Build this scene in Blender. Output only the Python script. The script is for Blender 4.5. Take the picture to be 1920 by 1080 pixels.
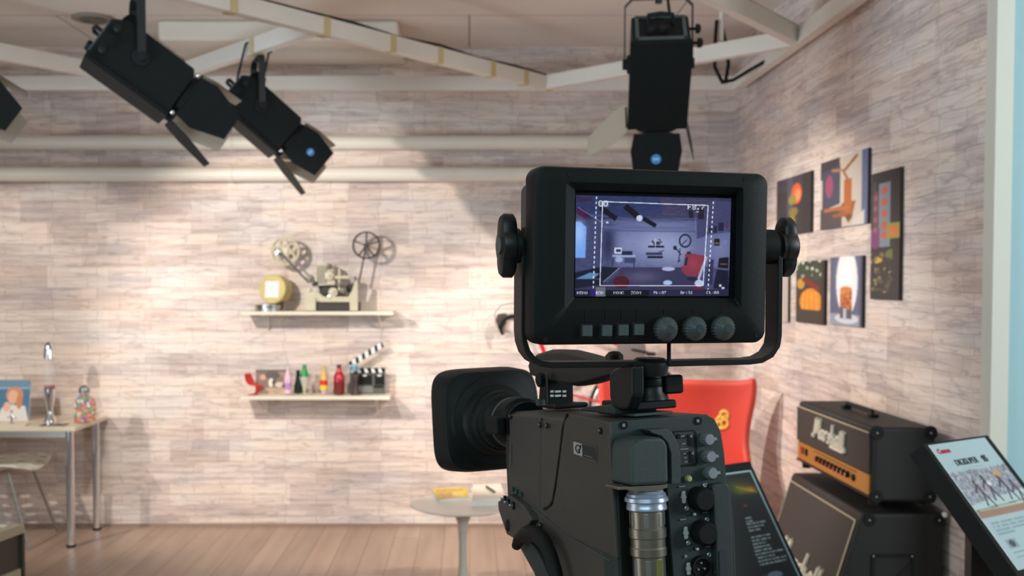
import bpy, bmesh, math, random
import numpy as np
from mathutils import Vector, Matrix
random.seed(7); np.random.seed(7)
S = bpy.context.scene
for o in list(bpy.data.objects): bpy.data.objects.remove(o)
V = Vector; PI = math.pi; R_ = math.radians

# ------------------------------------------------------------------ camera
PITCH = R_(2.0); F = 1920.0; EYE = V((0, 0, 1.63))
CX = 880.0; CY = 530 + F*math.tan(PITCH)
cd = bpy.data.cameras.new('camera'); cam = bpy.data.objects.new('camera', cd); S.collection.objects.link(cam)
cam.location = EYE; cam.rotation_euler = (PI/2-PITCH, 0, 0)
cd.lens = 36; cd.sensor_width = 36; cd.clip_start = .05
cd.shift_x = (960-CX)/1920; cd.shift_y = (CY-540)/1920
cd.dof.use_dof = True; cd.dof.focus_distance = 1.02; cd.dof.aperture_fstop = 10.0
S.camera = cam

# ------------------------------------------------------------------ world, exposure, large lights
S.view_settings.view_transform = 'Standard'; S.view_settings.look = 'None'
S.view_settings.exposure = 0.08; S.view_settings.gamma = 1.0; S.view_settings.use_curve_mapping = False
w = bpy.data.worlds.new('world'); S.world = w; w.use_nodes = True
w.node_tree.nodes['Background'].inputs[0].default_value = (.80, .88, 1, 1)
w.node_tree.nodes['Background'].inputs[1].default_value = .13

def area(name, loc, target, size, power, col):
    l = bpy.data.lights.new(name, 'AREA'); l.shape = 'RECTANGLE'; l.size = size[0]; l.size_y = size[1]
    l.energy = power; l.color = col
    o = bpy.data.objects.new(name, l); S.collection.objects.link(o); o.location = loc
    o.rotation_euler = (V(target)-V(loc)).to_track_quat('-Z', 'Y').to_euler(); return o
def spot(name, loc, target, power, col, angle, blend=.35, size=.03):
    l = bpy.data.lights.new(name, 'SPOT'); l.energy = power; l.color = col
    l.spot_size = R_(angle); l.spot_blend = blend; l.shadow_soft_size = size
    o = bpy.data.objects.new(name, l); S.collection.objects.link(o); o.location = loc
    o.rotation_euler = (V(target)-V(loc)).to_track_quat('-Z', 'Y').to_euler(); return o
area('side_fill_light', (-4.8, 1.2, 1.7), (0, 2.6, 1.2), (2.4, 1.8), 34, (1, .90, .82))  # unseen warm fill, added to lift the video camera's left side
area('window_daylight', (-3.4, 1.6, .7), (.1, 4.7, 3.2), (2.2, 1.2), 40, (.70, .86, 1)).data.spread = R_(85)
area('pillar_fill_light', (3.6, .4, 2.4), (1.9, 3.4, 1.6), (1.2, 1.2), 78, (.86, .96, 1))  # added cool fill that brightens the pillar and teal wall
area('overhead_fill_light', (-.8, -1.4, 3.0), (1.2, 3.6, 1.3), (3.0, 1.2), 52, (.66, .94, .96))  # soft overhead fill added behind the viewpoint, no known fixture
WARM = (1, .92, .83)
spot('desk_spotlight', (-3.6, 4.2, 2.45), (-2.9, 6.8, .95), 165, WARM, 58, .5)

# ------------------------------------------------------------------ helpers
def ray(px, py):
    fw = V((0, math.cos(PITCH), -math.sin(PITCH))); up = V((0, math.sin(PITCH), math.cos(PITCH)))
    return V((1, 0, 0))*((px-CX)/F) + fw - up*((py-CY)/F)
def P(px, py, Y): r = ray(px, py); return EYE + r*(Y/r.y)
def PX(px, py, X): r = ray(px, py); return EYE + r*(X/r.x)
def PZ(px, py, Z): r = ray(px, py); return EYE + r*((Z-EYE.z)/r.z)
def hit(M, px, py, ax, val):
    I = M.inverted(); o = I @ EYE; d = I.to_3x3() @ ray(px, py)
    return o + d*((val-o[ax])/d[ax])
def frame(loc, yaw=0, pitch=0, roll=0):
    return Matrix.Translation(loc) @ Matrix.Rotation(R_(yaw), 4, 'Z') @ Matrix.Rotation(R_(pitch), 4, 'X') @ Matrix.Rotation(R_(roll), 4, 'Y')

def lin(c): return tuple(x/12.92 if x <= .04045 else ((x+.055)/1.055)**2.4 for x in c)
def rgb(r, g, b): return lin((r/255, g/255, b/255))

def mat(name, col, rough=.5, metal=0.0, spec=.5, bump=0.0, bscale=200, vary=.06, vscale=12, trans=0, emis=None, coat=0, ior=1.45, alpha=1):
    m = bpy.data.materials.new(name); m.use_nodes = True; nt = m.node_tree; b = nt.nodes['Principled BSDF']
    b.inputs['Roughness'].default_value = rough; b.inputs['Metallic'].default_value = metal
    b.inputs['Specular IOR Level'].default_value = spec; b.inputs['Coat Weight'].default_value = coat
    b.inputs['Transmission Weight'].default_value = trans; b.inputs['IOR'].default_value = ior
    b.inputs['Alpha'].default_value = alpha
    tc = nt.nodes.new('ShaderNodeTexCoord')
    if vary:
        n = nt.nodes.new('ShaderNodeTexNoise'); n.inputs['Scale'].default_value = vscale; n.inputs['Detail'].default_value = 3
        nt.links.new(tc.outputs['Object'], n.inputs['Vector'])
        mx = nt.nodes.new('ShaderNodeMix'); mx.data_type = 'RGBA'
        mx.inputs[6].default_value = (*[c*(1-vary) for c in col], 1); mx.inputs[7].default_value = (*[min(1, c*(1+vary)) for c in col], 1)
        nt.links.new(n.outputs['Fac'], mx.inputs[0]); nt.links.new(mx.outputs[2], b.inputs['Base Color'])
    else: b.inputs['Base Color'].default_value = (*col, 1)
    if bump:
        n2 = nt.nodes.new('ShaderNodeTexNoise'); n2.inputs['Scale'].default_value = bscale
        bp = nt.nodes.new('ShaderNodeBump'); bp.inputs['Strength'].default_value = bump; bp.inputs['Distance'].default_value = .002
        nt.links.new(tc.outputs['Object'], n2.inputs['Vector']); nt.links.new(n2.outputs['Fac'], bp.inputs['Height']); nt.links.new(bp.outputs[0], b.inputs['Normal'])
    if emis: b.inputs['Emission Color'].default_value = (*col, 1); b.inputs['Emission Strength'].default_value = emis
    return m

class G:
    def __init__(s): s.bm = bmesh.new(); s.mi = 0
    def _f(s, vs):
        try: f = s.bm.faces.new(vs); f.material_index = s.mi; return f
        except ValueError: return None
    def prism(s, poly, vec):
        vec = V(vec); a = [s.bm.verts.new(V(p)) for p in poly]; b = [s.bm.verts.new(V(p)+vec) for p in poly]
        s._f(a); s._f(b[::-1]); n = len(a)
        for i in range(n): s._f([a[i], b[i], b[(i+1) % n], a[(i+1) % n]])
        return s
    def box(s, lo, hi):
        lo = V(lo); hi = V(hi)
        return s.prism([(lo.x, lo.y, lo.z), (hi.x, lo.y, lo.z), (hi.x, hi.y, lo.z), (lo.x, hi.y, lo.z)], (0, 0, hi.z-lo.z))
    def cbox(s, c, d): c = V(c); d = V(d)/2; return s.box(c-d, c+d)
    def bar(s, a, b, wd, ht, upv=(0, 0, 1)):
        a = V(a); b = V(b); d = (b-a).normalized(); u = V(upv); u = (u-d*u.dot(d)).normalized(); sd = d.cross(u)
        return s.prism([a+sd*wd/2+u*ht/2, a-sd*wd/2+u*ht/2, a-sd*wd/2-u*ht/2, a+sd*wd/2-u*ht/2], b-a)
    def loft(s, rings, caps=True, closed=True):
        R = [[s.bm.verts.new(V(p)) for p in r] for r in rings]; n = len(R[0])
        for a, b in zip(R, R[1:]):
            for i in range(n if closed else n-1): s._f([a[i], a[(i+1) % n], b[(i+1) % n], b[i]])
        if caps: s._f(R[0][::-1]); s._f(R[-1])
        return s
    def lathe(s, prof, o=(0, 0, 0), axis=(0, 0, 1), n=28, caps=True, sx=1):
        o = V(o); ax = V(axis).normalized(); t = V((1, 0, 0)) if abs(ax.x) < .9 else V((0, 1, 0))
        u = (t-ax*t.dot(ax)).normalized(); v = ax.cross(u)
        return s.loft([[o+ax*h+(u*math.cos(k*2*PI/n)*sx+v*math.sin(k*2*PI/n))*max(r, 1e-5) for k in range(n)] for r, h in prof], caps)
    def cyl(s, a, b, r, r2=None, n=20):
        a = V(a); b = V(b); r2 = r if r2 is None else r2
        return s.lathe([(r, 0), (r2, (b-a).length)], a, b-a, n)
    def tube(s, pts, r, n=8, closed=False):
        pts = [V(p) for p in pts]; m = len(pts); rings = []; prev = None
        for i, p in enumerate(pts):
            if closed: t = pts[(i+1) % m]-pts[i-1]
            else: t = pts[min(i+1, m-1)]-pts[max(i-1, 0)]
            t.normalize()
            if prev is None: q = V((0, 0, 1)) if abs(t.z) < .9 else V((0, 1, 0))
            else: q = prev
            u = (q-t*q.dot(t)).normalized(); prev = u; v = t.cross(u)
            rr = r[i] if isinstance(r, (list, tuple)) else r
            rings.append([p+(u*math.cos(k*2*PI/n)+v*math.sin(k*2*PI/n))*rr for k in range(n)])
        if closed: rings.append(rings[0]); return s.loft(rings, False)
        return s.loft(rings)
    def flat(s, pts, wv, t):
        # flat bar: rectangle section swept along pts, wv = full width vector, t = thickness
        pts = [V(p) for p in pts]; wv = V(wv); rings = []
        for i, p in enumerate(pts):
            d = (pts[min(i+1, len(pts)-1)]-pts[max(i-1, 0)]).normalized(); nn = d.cross(wv.normalized()).normalized()*t/2
            rings.append([p-wv/2-nn, p+wv/2-nn, p+wv/2+nn, p-wv/2+nn])
        return s.loft(rings)
    def sphere(s, c, r, sc=(1, 1, 1), n=14):
        c = V(c); rings = []
        for i in range(1, n): 
            a = PI*i/n; rings.append([c+V((math.sin(a)*math.cos(k*2*PI/n)*sc[0], math.sin(a)*math.sin(k*2*PI/n)*sc[1], -math.cos(a)*sc[2]))*r for k in range(n)])
        return s.loft(rings)
    def build(s, name, mats, parent=None, world=False, smooth=35, bevel=0, seg=2, subs=0, solid=0, label=None):
        bm = s.bm; bmesh.ops.remove_doubles(bm, verts=bm.verts, dist=1e-6); bmesh.ops.recalc_face_normals(bm, faces=bm.faces)
        me = bpy.data.meshes.new(name); bm.to_mesh(me); bm.free()
        for m in (mats if isinstance(mats, (list, tuple)) else [mats]): me.materials.append(m)
        if smooth and len(me.polygons):
            me.polygons.foreach_set('use_smooth', [True]*len(me.polygons)); me.set_sharp_from_angle(angle=R_(smooth))
        o = bpy.data.objects.new(name, me); S.collection.objects.link(o)
        if parent is not None:
            o.parent = parent
            if world: me.transform(wm(parent).inverted())
        if solid: md = o.modifiers.new('s', 'SOLIDIFY'); md.thickness = solid; md.offset = 0
        if subs: md = o.modifiers.new('u', 'SUBSURF'); md.levels = subs; md.render_levels = subs
        if bevel:
            md = o.modifiers.new('b', 'BEVEL'); md.width = bevel; md.segments = seg; md.limit_method = 'ANGLE'; md.angle_limit = R_(35); md.harden_normals = True
        if label: o['label'] = label
        return o
def wm(o):
    m = o.matrix_basis.copy()
    while o.parent: o = o.parent; m = o.matrix_basis @ m
    return m
def thing(name, label, cat, M=None, group=None):
    o = bpy.data.objects.new(name, None); S.collection.objects.link(o); o.empty_display_size = .05
    if M is not None:
        if not isinstance(M, Matrix): M = Matrix.Translation(V(M))
        o.matrix_basis = M
    return tag(o, label, cat, group)
def tag(o, label, cat, group=None, kind=None):
    o['label'] = label; o['category'] = cat
    if group: o['group'] = group
    if kind: o['kind'] = kind
    return o
def struct(o): o['kind'] = 'structure'; return o

def text(name, s_, size, o, xr, zu, m, parent, world=False, depth=.0004, align='LEFT', bold=0, shear=0, sx=1):
    cu = bpy.data.curves.new(name, 'FONT'); cu.body = s_; cu.size = size; cu.extrude = depth; cu.align_x = align; cu.offset = bold; cu.shear = shear
    t = bpy.data.objects.new('tmp', cu); S.collection.objects.link(t)
    me = bpy.data.meshes.new_from_object(t.evaluated_get(bpy.context.evaluated_depsgraph_get())); bpy.data.objects.remove(t)
    xr = V(xr).normalized(); zu = V(zu).normalized(); n = xr.cross(zu)
    M = Matrix((xr*sx, zu, n)).transposed().to_4x4(); M.translation = V(o); me.transform(M)
    me.materials.clear(); me.materials.append(m); me.name = name
    ob = bpy.data.objects.new(name, me); S.collection.objects.link(ob); ob.parent = parent
    if world: me.transform(wm(parent).inverted())
    return ob

# ------- painted prints and screens: a small raster turned into a vertex-coloured grid
FONT = {'M': '1000111011101011010110001100011000110001', 'E': '11111100001000011110100001000011111', 'N': '10001110011010110011100011000110001', 'U': '10001100011000110001100011000101110',
 'O': '01110100011000110001100011000101110', 'B': '11110100011000111110100011000111110', 'X': '10001100010101000100010101000110001', 'Z': '11111000010001000100010001000011111',
 'P': '11110100011000111110100001000010000', 'k': '10000100001001010100110001010010010', ':': '00000001000010000000001000010000000', '0': '01110100011001110101110011000101110',
 '7': '11111000010001000100010000100001000', 'r': '00000000001011011001100001000010000', '3': '11110000010000101110000010000111110', '1': '00100011000010000100001000010001110',
 'C': '01110100011000010000100001000101110', 't': '01000010001110001000010000100100110', 'F': '11111100001000011110100001000010000', '8': '01110100011000101110100011000101110', '.': '00000000000000000000000000110001100', ' ': '0'*35}
FONT['M'] = '10001110111010110101100011000110001'
class Cv:
    def __init__(s, w_, h_, col): s.w = w_; s.h = h_; s.a = np.zeros((h_, w_, 3)); s.a[:] = np.array(col)/255; s.Y, s.X = np.mgrid[0:h_, 0:w_]+.5
    def m(s, mask, c, al=1): c = np.array(c)/255; al = al*mask[..., None]; s.a = s.a*(1-al)+c*al; return s
    def rect(s, x0, y0, x1, y1, c, al=1): return s.m(((s.X >= x0) & (s.X < x1) & (s.Y >= y0) & (s.Y < y1))*1.0, c, al)
    def ell(s, x, y, rx, ry, c, al=1): return s.m((((s.X-x)/rx)**2+((s.Y-y)/ry)**2 < 1)*1.0, c, al)
    def ring(s, x, y, rx, ry, t, c, al=1): d = np.sqrt(((s.X-x)/rx)**2+((s.Y-y)/ry)**2); return s.m((abs(d-1) < t)*1.0, c, al)
    def glow(s, x, y, rx, ry, c, al=1): return s.m(np.exp(-(((s.X-x)/rx)**2+((s.Y-y)/ry)**2)), c, al)
    def line(s, x0, y0, x1, y1, t, c, al=1, dash=0):
        d = np.array([x1-x0, y1-y0], float); L = max(np.hypot(*d), 1e-6); d /= L
        u = (s.X-x0)*d[0]+(s.Y-y0)*d[1]; v = abs(-(s.X-x0)*d[1]+(s.Y-y0)*d[0]); k = (u > 0) & (u < L) & (v < t/2)
        if dash: k &= (u % dash) < dash*.55
        return s.m(k*1.0, c, al)
    def poly(s, pts, c, al=1):
        k = np.zeros(s.X.shape, bool); n = len(pts)
        for i in range(n):
            (x0, y0), (x1, y1) = pts[i], pts[(i+1) % n]
            if y0 == y1: continue
            k ^= ((y0 > s.Y) != (y1 > s.Y)) & (s.X < (x1-x0)*(s.Y-y0)/(y1-y0)+x0)
        return s.m(k*1.0, c, al)
    def text(s, x, y, st, c, px=1):
        for ch in st:
            g = FONT.get(ch, FONT[' '])
            for i, b in enumerate(g):
                if b == '1': s.rect(x+(i % 5)*px, y+(i//5)*px, x+(i % 5+1)*px, y+(i//5+1)*px, c)
            x += 6*px
        return s
    def noise(s, amp, gx=1, gy=1):
        n = np.random.rand(s.h//gy+2, s.w//gx+2); n = np.repeat(np.repeat(n, gy, 0), gx, 1)[:s.h, :s.w]; s.a = np.clip(s.a+(n[..., None]-.5)*amp, 0, 1); return s
    def blur(s, k=1):
        for _ in range(k):
            p = np.pad(s.a, ((1, 1), (1, 1), (0, 0)), 'edge')
            s.a = (p[:-2, 1:-1]+p[2:, 1:-1]+p[1:-1, :-2]+p[1:-1, 2:]+2*p[1:-1, 1:-1])/6
        return s
def print_mat(name, rough=.5, emis=0):
    m = bpy.data.materials.new(name); m.use_nodes = True; nt = m.node_tree; b = nt.nodes['Principled BSDF']
    at = nt.nodes.new('ShaderNodeAttribute'); at.attribute_name = 'print'
    b.inputs['Roughness'].default_value = rough
    if emis:
        nt.links.new(at.outputs['Color'], b.inputs['Emission Color']); b.inputs['Emission Strength'].default_value = emis; b.inputs['Base Color'].default_value = (.01, .01, .012, 1)
    else: nt.links.new(at.outputs['Color'], b.inputs['Base Color'])
    return m
def cvmesh(name, cv, tl, tr, bl, m, parent, world=False, br=None):
    tl, tr, bl = np.array(tl), np.array(tr), np.array(bl); br = tr+bl-tl if br is None else np.array(br); W, H = cv.w, cv.h
    u = np.linspace(0, 1, W+1)[None, :, None]; v = np.linspace(0, 1, H+1)[:, None, None]
    co = (tl*(1-u)*(1-v)+tr*u*(1-v)+bl*(1-u)*v+br*u*v).reshape(-1, 3)
    j, i = np.mgrid[0:H, 0:W]; a = j*(W+1)+i
    idx = np.stack([a, a+W+1, a+W+2, a+1], -1).reshape(-1).astype(np.int32)
    me = bpy.data.meshes.new(name); me.vertices.add(len(co)); me.vertices.foreach_set('co', co.reshape(-1).astype(np.float32))
    me.loops.add(len(idx)); me.loops.foreach_set('vertex_index', idx); n = W*H; me.polygons.add(n)
    me.polygons.foreach_set('loop_start', np.arange(0, 4*n, 4, dtype=np.int32)); me.update(calc_edges=True)
    c = cv.a.reshape(-1, 3); c = np.where(c <= .04045, c/12.92, ((c+.055)/1.055)**2.4)
    c4 = np.concatenate([c, np.ones((n, 1))], 1).repeat(4, 0)
    at = me.color_attributes.new('print', 'FLOAT_COLOR', 'CORNER'); at.data.foreach_set('color', c4.reshape(-1).astype(np.float32))
    me.materials.append(m); o = bpy.data.objects.new(name, me); S.collection.objects.link(o)
    if parent is not None:
        o.parent = parent
        if world: me.transform(wm(parent).inverted())
    return o

# ------------------------------------------------------------------ surface materials
def stone_mat():
    m = bpy.data.materials.new('stacked_stone_wallpaper'); m.use_nodes = True; nt = m.node_tree; N = nt.nodes; L = nt.links; b = N['Principled BSDF']
    tc = N.new('ShaderNodeTexCoord'); sp = N.new('ShaderNodeSeparateXYZ'); L.new(tc.outputs['Object'], sp.inputs[0])
    ad = N.new('ShaderNodeMath'); L.new(sp.outputs[0], ad.inputs[0]); L.new(sp.outputs[1], ad.inputs[1])   # u = x + y, v = z
    cb = N.new('ShaderNodeCombineXYZ'); L.new(ad.outputs[0], cb.inputs[0]); L.new(sp.outputs[2], cb.inputs[1])
    def noise(sx, sy, det=3, off=0):
        mp = N.new('ShaderNodeMapping'); mp.inputs['Scale'].default_value = (sx, sy, 1); mp.inputs['Location'].default_value = (off, off*1.7, 0)
        L.new(cb.outputs[0], mp.inputs[0]); n = N.new('ShaderNodeTexNoise'); n.inputs['Scale'].default_value = 1; n.inputs['Detail'].default_value = det
        L.new(mp.outputs[0], n.inputs['Vector']); return n
    dn = noise(4, 9, 2); vm = N.new('ShaderNodeVectorMath'); vm.operation = 'SUBTRACT'; vm.inputs[1].default_value = (.5, .5, .5); L.new(dn.outputs['Color'], vm.inputs[0])
    vs = N.new('ShaderNodeVectorMath'); vs.operation = 'MULTIPLY'; vs.inputs[1].default_value = (.08, .038, 0); L.new(vm.outputs[0], vs.inputs[0])
    va = N.new('ShaderNodeVectorMath'); L.new(cb.outputs[0], va.inputs[0]); L.new(vs.outputs[0], va.inputs[1])
    def brick(w_, h_, ms, src, off=.5, sq=1.0):
        t = N.new('ShaderNodeTexBrick'); t.inputs['Scale'].default_value = 1; t.inputs['Brick Width'].default_value = w_; t.inputs['Row Height'].default_value = h_
        t.inputs['Mortar Size'].default_value = ms; t.inputs['Mortar Smooth'].default_value = .6; t.inputs['Bias'].default_value = 0; t.offset = off; t.squash = sq
        t.inputs['Color1'].default_value = (0, 0, 0, 1); t.inputs['Color2'].default_value = (1, 1, 1, 1); t.inputs['Mortar'].default_value = (.5, .5, .5, 1)
        L.new(src, t.inputs['Vector']); return t
    big = brick(.40, .145, .001, cb.outputs[0], .43); mid = brick(.31, .0725, .0034, va.outputs[0], .37, .7); fine = brick(.23, .036, .0022, va.outputs[0], .61, .6)
    st = noise(2.6, 30, 4, 3); cr_n = noise(2.4, 19, 2, 14); st2 = noise(9, 110, 4, 8)
    def math_(op, a, b_):
        k = N.new('ShaderNodeMath'); k.operation = op
        for i, x in enumerate((a, b_)):
            if isinstance(x, (int, float)): k.inputs[i].default_value = x
            else: L.new(x, k.inputs[i])
        return k.outputs[0]
    def bw(t): c = N.new('ShaderNodeRGBToBW'); L.new(t.outputs['Color'], c.inputs[0]); return c.outputs[0]
    tone = math_('ADD', math_('MULTIPLY', bw(big), .34), math_('MULTIPLY', bw(mid), .20))
    tone = math_('ADD', tone, math_('MULTIPLY', bw(fine), .10))
    tone = math_('ADD', tone, math_('MULTIPLY', math_('SUBTRACT', st.outputs['Fac'], .5), .95))
    tone = math_('ADD', tone, .20)
    cr = N.new('ShaderNodeValToRGB'); e = cr.color_ramp.elements
    e[0].position = 0; e[0].color = (*rgb(182, 166, 160), 1); e[1].position = 1; e[1].color = (*rgb(244, 234, 222), 1)
    k = e.new(.32); k.color = (*rgb(206, 190, 183), 1); k = e.new(.6); k.color = (*rgb(232, 217, 207), 1)
    L.new(tone, cr.inputs[0])
    # pinkish / greyish hue change by block
    hu = noise(1.6, 5, 1, 20); cr2 = N.new('ShaderNodeValToRGB'); cr2.color_ramp.elements[0].color = (.86, .89, .95, 1); cr2.color_ramp.elements[1].color = (1.0, .93, .88, 1)
    cr2.color_ramp.elements[0].position = .35; cr2.color_ramp.elements[1].position = .65; L.new(hu.outputs['Fac'], cr2.inputs[0])
    mx = N.new('ShaderNodeMix'); mx.data_type = 'RGBA'; mx.blend_type = 'MULTIPLY'; mx.inputs[0].default_value = .75; L.new(cr.outputs[0], mx.inputs[6]); L.new(cr2.outputs[0], mx.inputs[7])
    # dark seams
    sm = math_('MAXIMUM', math_('MULTIPLY', mid.outputs['Fac'], .62), math_('MULTIPLY', fine.outputs['Fac'], .40))
    sm = math_('MULTIPLY', sm, math_('ADD', math_('MULTIPLY', st2.outputs['Fac'], 1.8), -.35))
    ck = math_('SUBTRACT', 1.0, math_('MULTIPLY', math_('ABSOLUTE', math_('SUBTRACT', cr_n.outputs['Fac'], .5), 0), 34)); ck2 = math_('MAXIMUM', ck, 0.0)
    sm = math_('MAXIMUM', sm, math_('MULTIPLY', ck2, math_('MULTIPLY', st2.outputs['Fac'], .62)))
    cl = N.new('ShaderNodeClamp'); L.new(sm, cl.inputs[0])
    m2 = N.new('ShaderNodeMix'); m2.data_type = 'RGBA'; L.new(cl.outputs[0], m2.inputs[0]); L.new(mx.outputs[2], m2.inputs[6]); m2.inputs[7].default_value = (*rgb(105, 84, 76), 1)
    L.new(m2.outputs[2], b.inputs['Base Color']); b.inputs['Roughness'].default_value = .75; b.inputs['Specular IOR Level'].default_value = .25
    return m
def floor_mat():
    m = bpy.data.materials.new('laminate_floor'); m.use_nodes = True; nt = m.node_tree; N = nt.nodes; L = nt.links; b = N['Principled BSDF']
    tc = N.new('ShaderNodeTexCoord'); mp = N.new('ShaderNodeMapping'); mp.inputs['Rotation'].default_value = (0, 0, PI/2); L.new(tc.outputs['Object'], mp.inputs[0])
    t = N.new('ShaderNodeTexBrick'); t.inputs['Scale'].default_value = 1; t.inputs['Brick Width'].default_value = 1.3; t.inputs['Row Height'].default_value = .16; t.inputs['Mortar Size'].default_value = .003
    t.inputs['Color1'].default_value = (*rgb(170, 146, 129), 1); t.inputs['Color2'].default_value = (*rgb(184, 158, 140), 1); t.inputs['Mortar'].default_value = (*rgb(136, 112, 97), 1); t.offset = .37
    L.new(mp.outputs[0], t.inputs['Vector'])
    mp2 = N.new('ShaderNodeMapping'); mp2.inputs['Scale'].default_value = (14, 1.2, 1); L.new(tc.outputs['Object'], mp2.inputs[0])
    n = N.new('ShaderNodeTexNoise'); n.inputs['Scale'].default_value = 1; n.inputs['Detail'].default_value = 5; L.new(mp2.outputs[0], n.inputs['Vector'])
    cr = N.new('ShaderNodeValToRGB'); cr.color_ramp.elements[0].color = (.72, .70, .68, 1); cr.color_ramp.elements[0].position = .3; cr.color_ramp.elements[1].color = (1, 1, 1, 1); cr.color_ramp.elements[1].position = .65
    L.new(n.outputs['Fac'], cr.inputs[0]); mx = N.new('ShaderNodeMix'); mx.data_type = 'RGBA'; mx.blend_type = 'MULTIPLY'; mx.inputs[0].default_value = .8
    L.new(t.outputs['Color'], mx.inputs[6]); L.new(cr.outputs[0], mx.inputs[7]); L.new(mx.outputs[2], b.inputs['Base Color']); b.inputs['Roughness'].default_value = .34
    return m
def ceiling_mat():
    m = bpy.data.materials.new('ceiling_panels'); m.use_nodes = True; nt = m.node_tree; N = nt.nodes; L = nt.links; b = N['Principled BSDF']
    tc = N.new('ShaderNodeTexCoord'); t = N.new('ShaderNodeTexBrick'); t.inputs['Scale'].default_value = 1; t.inputs['Brick Width'].default_value = 2.4; t.inputs['Row Height'].default_value = 1.2; t.inputs['Mortar Size'].default_value = .004
    t.inputs['Color1'].default_value = (*rgb(226, 216, 206), 1); t.inputs['Color2'].default_value = (*rgb(223, 213, 203), 1); t.inputs['Mortar'].default_value = (*rgb(120, 108, 100), 1)
    L.new(tc.outputs['Object'], t.inputs['Vector']); L.new(t.outputs['Color'], b.inputs['Base Color']); b.inputs['Roughness'].default_value = .8
    return m
M_stone = stone_mat(); M_floor = floor_mat(); M_ceil = ceiling_mat()
M_white = mat('white_paint', rgb(226, 218, 205), .45, vary=.02)
M_beam = mat('painted_truss_steel', rgb(226, 220, 210), .42, vary=.05, vscale=5)
M_tape = mat('yellowed_tape', rgb(205, 186, 140), .6)
M_teal = mat('teal_wall_paint', rgb(164, 200, 208), .7, vary=.03)
M_pillar = mat('pillar_paint', rgb(214, 214, 202), .6, vary=.02)
M_blk = mat('black_plastic', (.0045, .0068, .0072), .5, spec=.25, bump=.15, bscale=900, vary=.15, vscale=60)
M_blk2 = mat('black_painted_metal', (.007, .0085, .009), .42, vary=.2, vscale=30)
M_body = mat('camera_grey_warm_lit', (.058, .053, .049), .48, bump=.25, bscale=1400, vary=.08, vscale=40)  # same grey as M_rear, with warm side light put into the colour
M_rear = mat('camera_grey_cool_lit', (.026, .038, .038), .5, bump=.25, bscale=1400, vary=.08, vscale=40)  # same grey as M_body, tinted darker and greener for the cool light
M_rub = mat('black_rubber', (.006, .0075, .008), .65, spec=.3)
M_key = mat('grey_key_plastic', (.062, .080, .083), .45)
M_chrome = mat('chrome', (.75, .76, .78), .12, metal=1, vary=.02)
M_steel = mat('brushed_steel', (.45, .44, .42), .32, metal=1, vary=.08, vscale=80)
M_dull = mat('dull_brass_steel', (.36, .35, .27), .33, metal=1, vary=.25, vscale=60)
M_bluering = mat('pale_blue_anodised_ring', (.42, .48, .62), .3, metal=.6)
M_silver = mat('silver_knob', (.36, .39, .43), .4, metal=.7, vary=.15, vscale=90)
M_label = mat('pale_print', (.45, .5, .5), .6, vary=0)
M_whiteink = mat('white_ink', (.8, .8, .78), .6, vary=0)

# ------------------------------------------------------------------ room shell
WY = 6.8; WX = 1.74; CZ = 3.18
struct(G().box((-5.6, -2.6, -.1), (4.2, WY+.2, 0)).build('floor', M_floor))
struct(G().box((-5.6, -2.6, CZ), (4.2, WY+.2, CZ+.1)).build('ceiling', M_ceil))
struct(G().box((-5.6, WY, 0), (WX+.1, WY+.2, CZ)).build('wall_back', M_stone))
struct(G().box((WX, 3.47, 0), (WX+.1, WY, CZ)).build('wall_right', M_stone))
struct(G().box((WX-.004, 3.40, 0), (WX+.056, 3.47, CZ)).build('trim_1', M_pillar, bevel=.003))
struct(G().box((WX+.056, 3.42, 0), (4.2, 3.46, CZ)).build('wall_side', M_teal))
g = G(); g.box((-1.84, 6.10, 1.63+1.43), (-.42, WY, CZ)); struct(g.build('ceiling_soffit', M_white, bevel=.02, seg=3))
struct(G().box((-5.6, WY-.008, 0), (WX, WY, .02)).build('baseboard_back', mat('grey_seal', rgb(150, 130, 118), .6)))

# ceiling vent
t = thing('ceiling_vent', 'round flush vent in the pale ceiling behind the leftmost large spotlight', 'vent', (-2.2, 6.05, CZ))
G().lathe([(.12, -.001), (.12, -.012), (.10, -.018), (.085, -.012), (.0, -.012)], n=40).build('vent_ring', mat('vent_grey', rgb(140, 132, 120), .5), t)
g = G()
for k in range(3): g.lathe([(.075-.022*k, -.013), (.075-.022*k, -.017), (.066-.022*k, -.017), (.066-.022*k, -.013)], n=32, caps=False)
g.build('grille', mat('vent_dark', rgb(110, 104, 96), .5), t)

# pipes on the back wall
for (py, px1, lb) in ((267.5, 1188, 'upper white pipe running along the stone wall, ends in an elbow'), (326.5, 1290, 'lower white pipe running along the stone wall, behind the viewfinder')):
    c = P(0, py, 6.69); e = P(px1, py, 6.69); r = .047
    t = thing('wall_pipe', lb, 'pipe', (0, 6.69, c.z), group='white pipes along the back wall')
    pts = [V((-5.5, 6.69, c.z)), V((-2.5, 6.69, c.z)), V((0, 6.69, c.z)), V((e.x-.06, 6.69, c.z))]+[V((e.x-.06+.06*math.sin(a), 6.69+.06-.06*math.cos(a), c.z)) for a in (R_(30), R_(60), R_(90))]+[V((e.x, WY-.002, c.z))]
    G().tube(pts, r, 20).build('pipe', M_white, t, world=True, smooth=50)
    for x in (-3.4, -1.55, -.1):
        g = G(); g.tube([V((x-.012, 6.69, c.z)), V((x+.012, 6.69, c.z))], r+.004, 20); g.box((x-.012, 6.69, c.z-.012), (x+.012, WY-.002, c.z+.012)); g.build('bracket', M_white, t, world=True)

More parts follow.
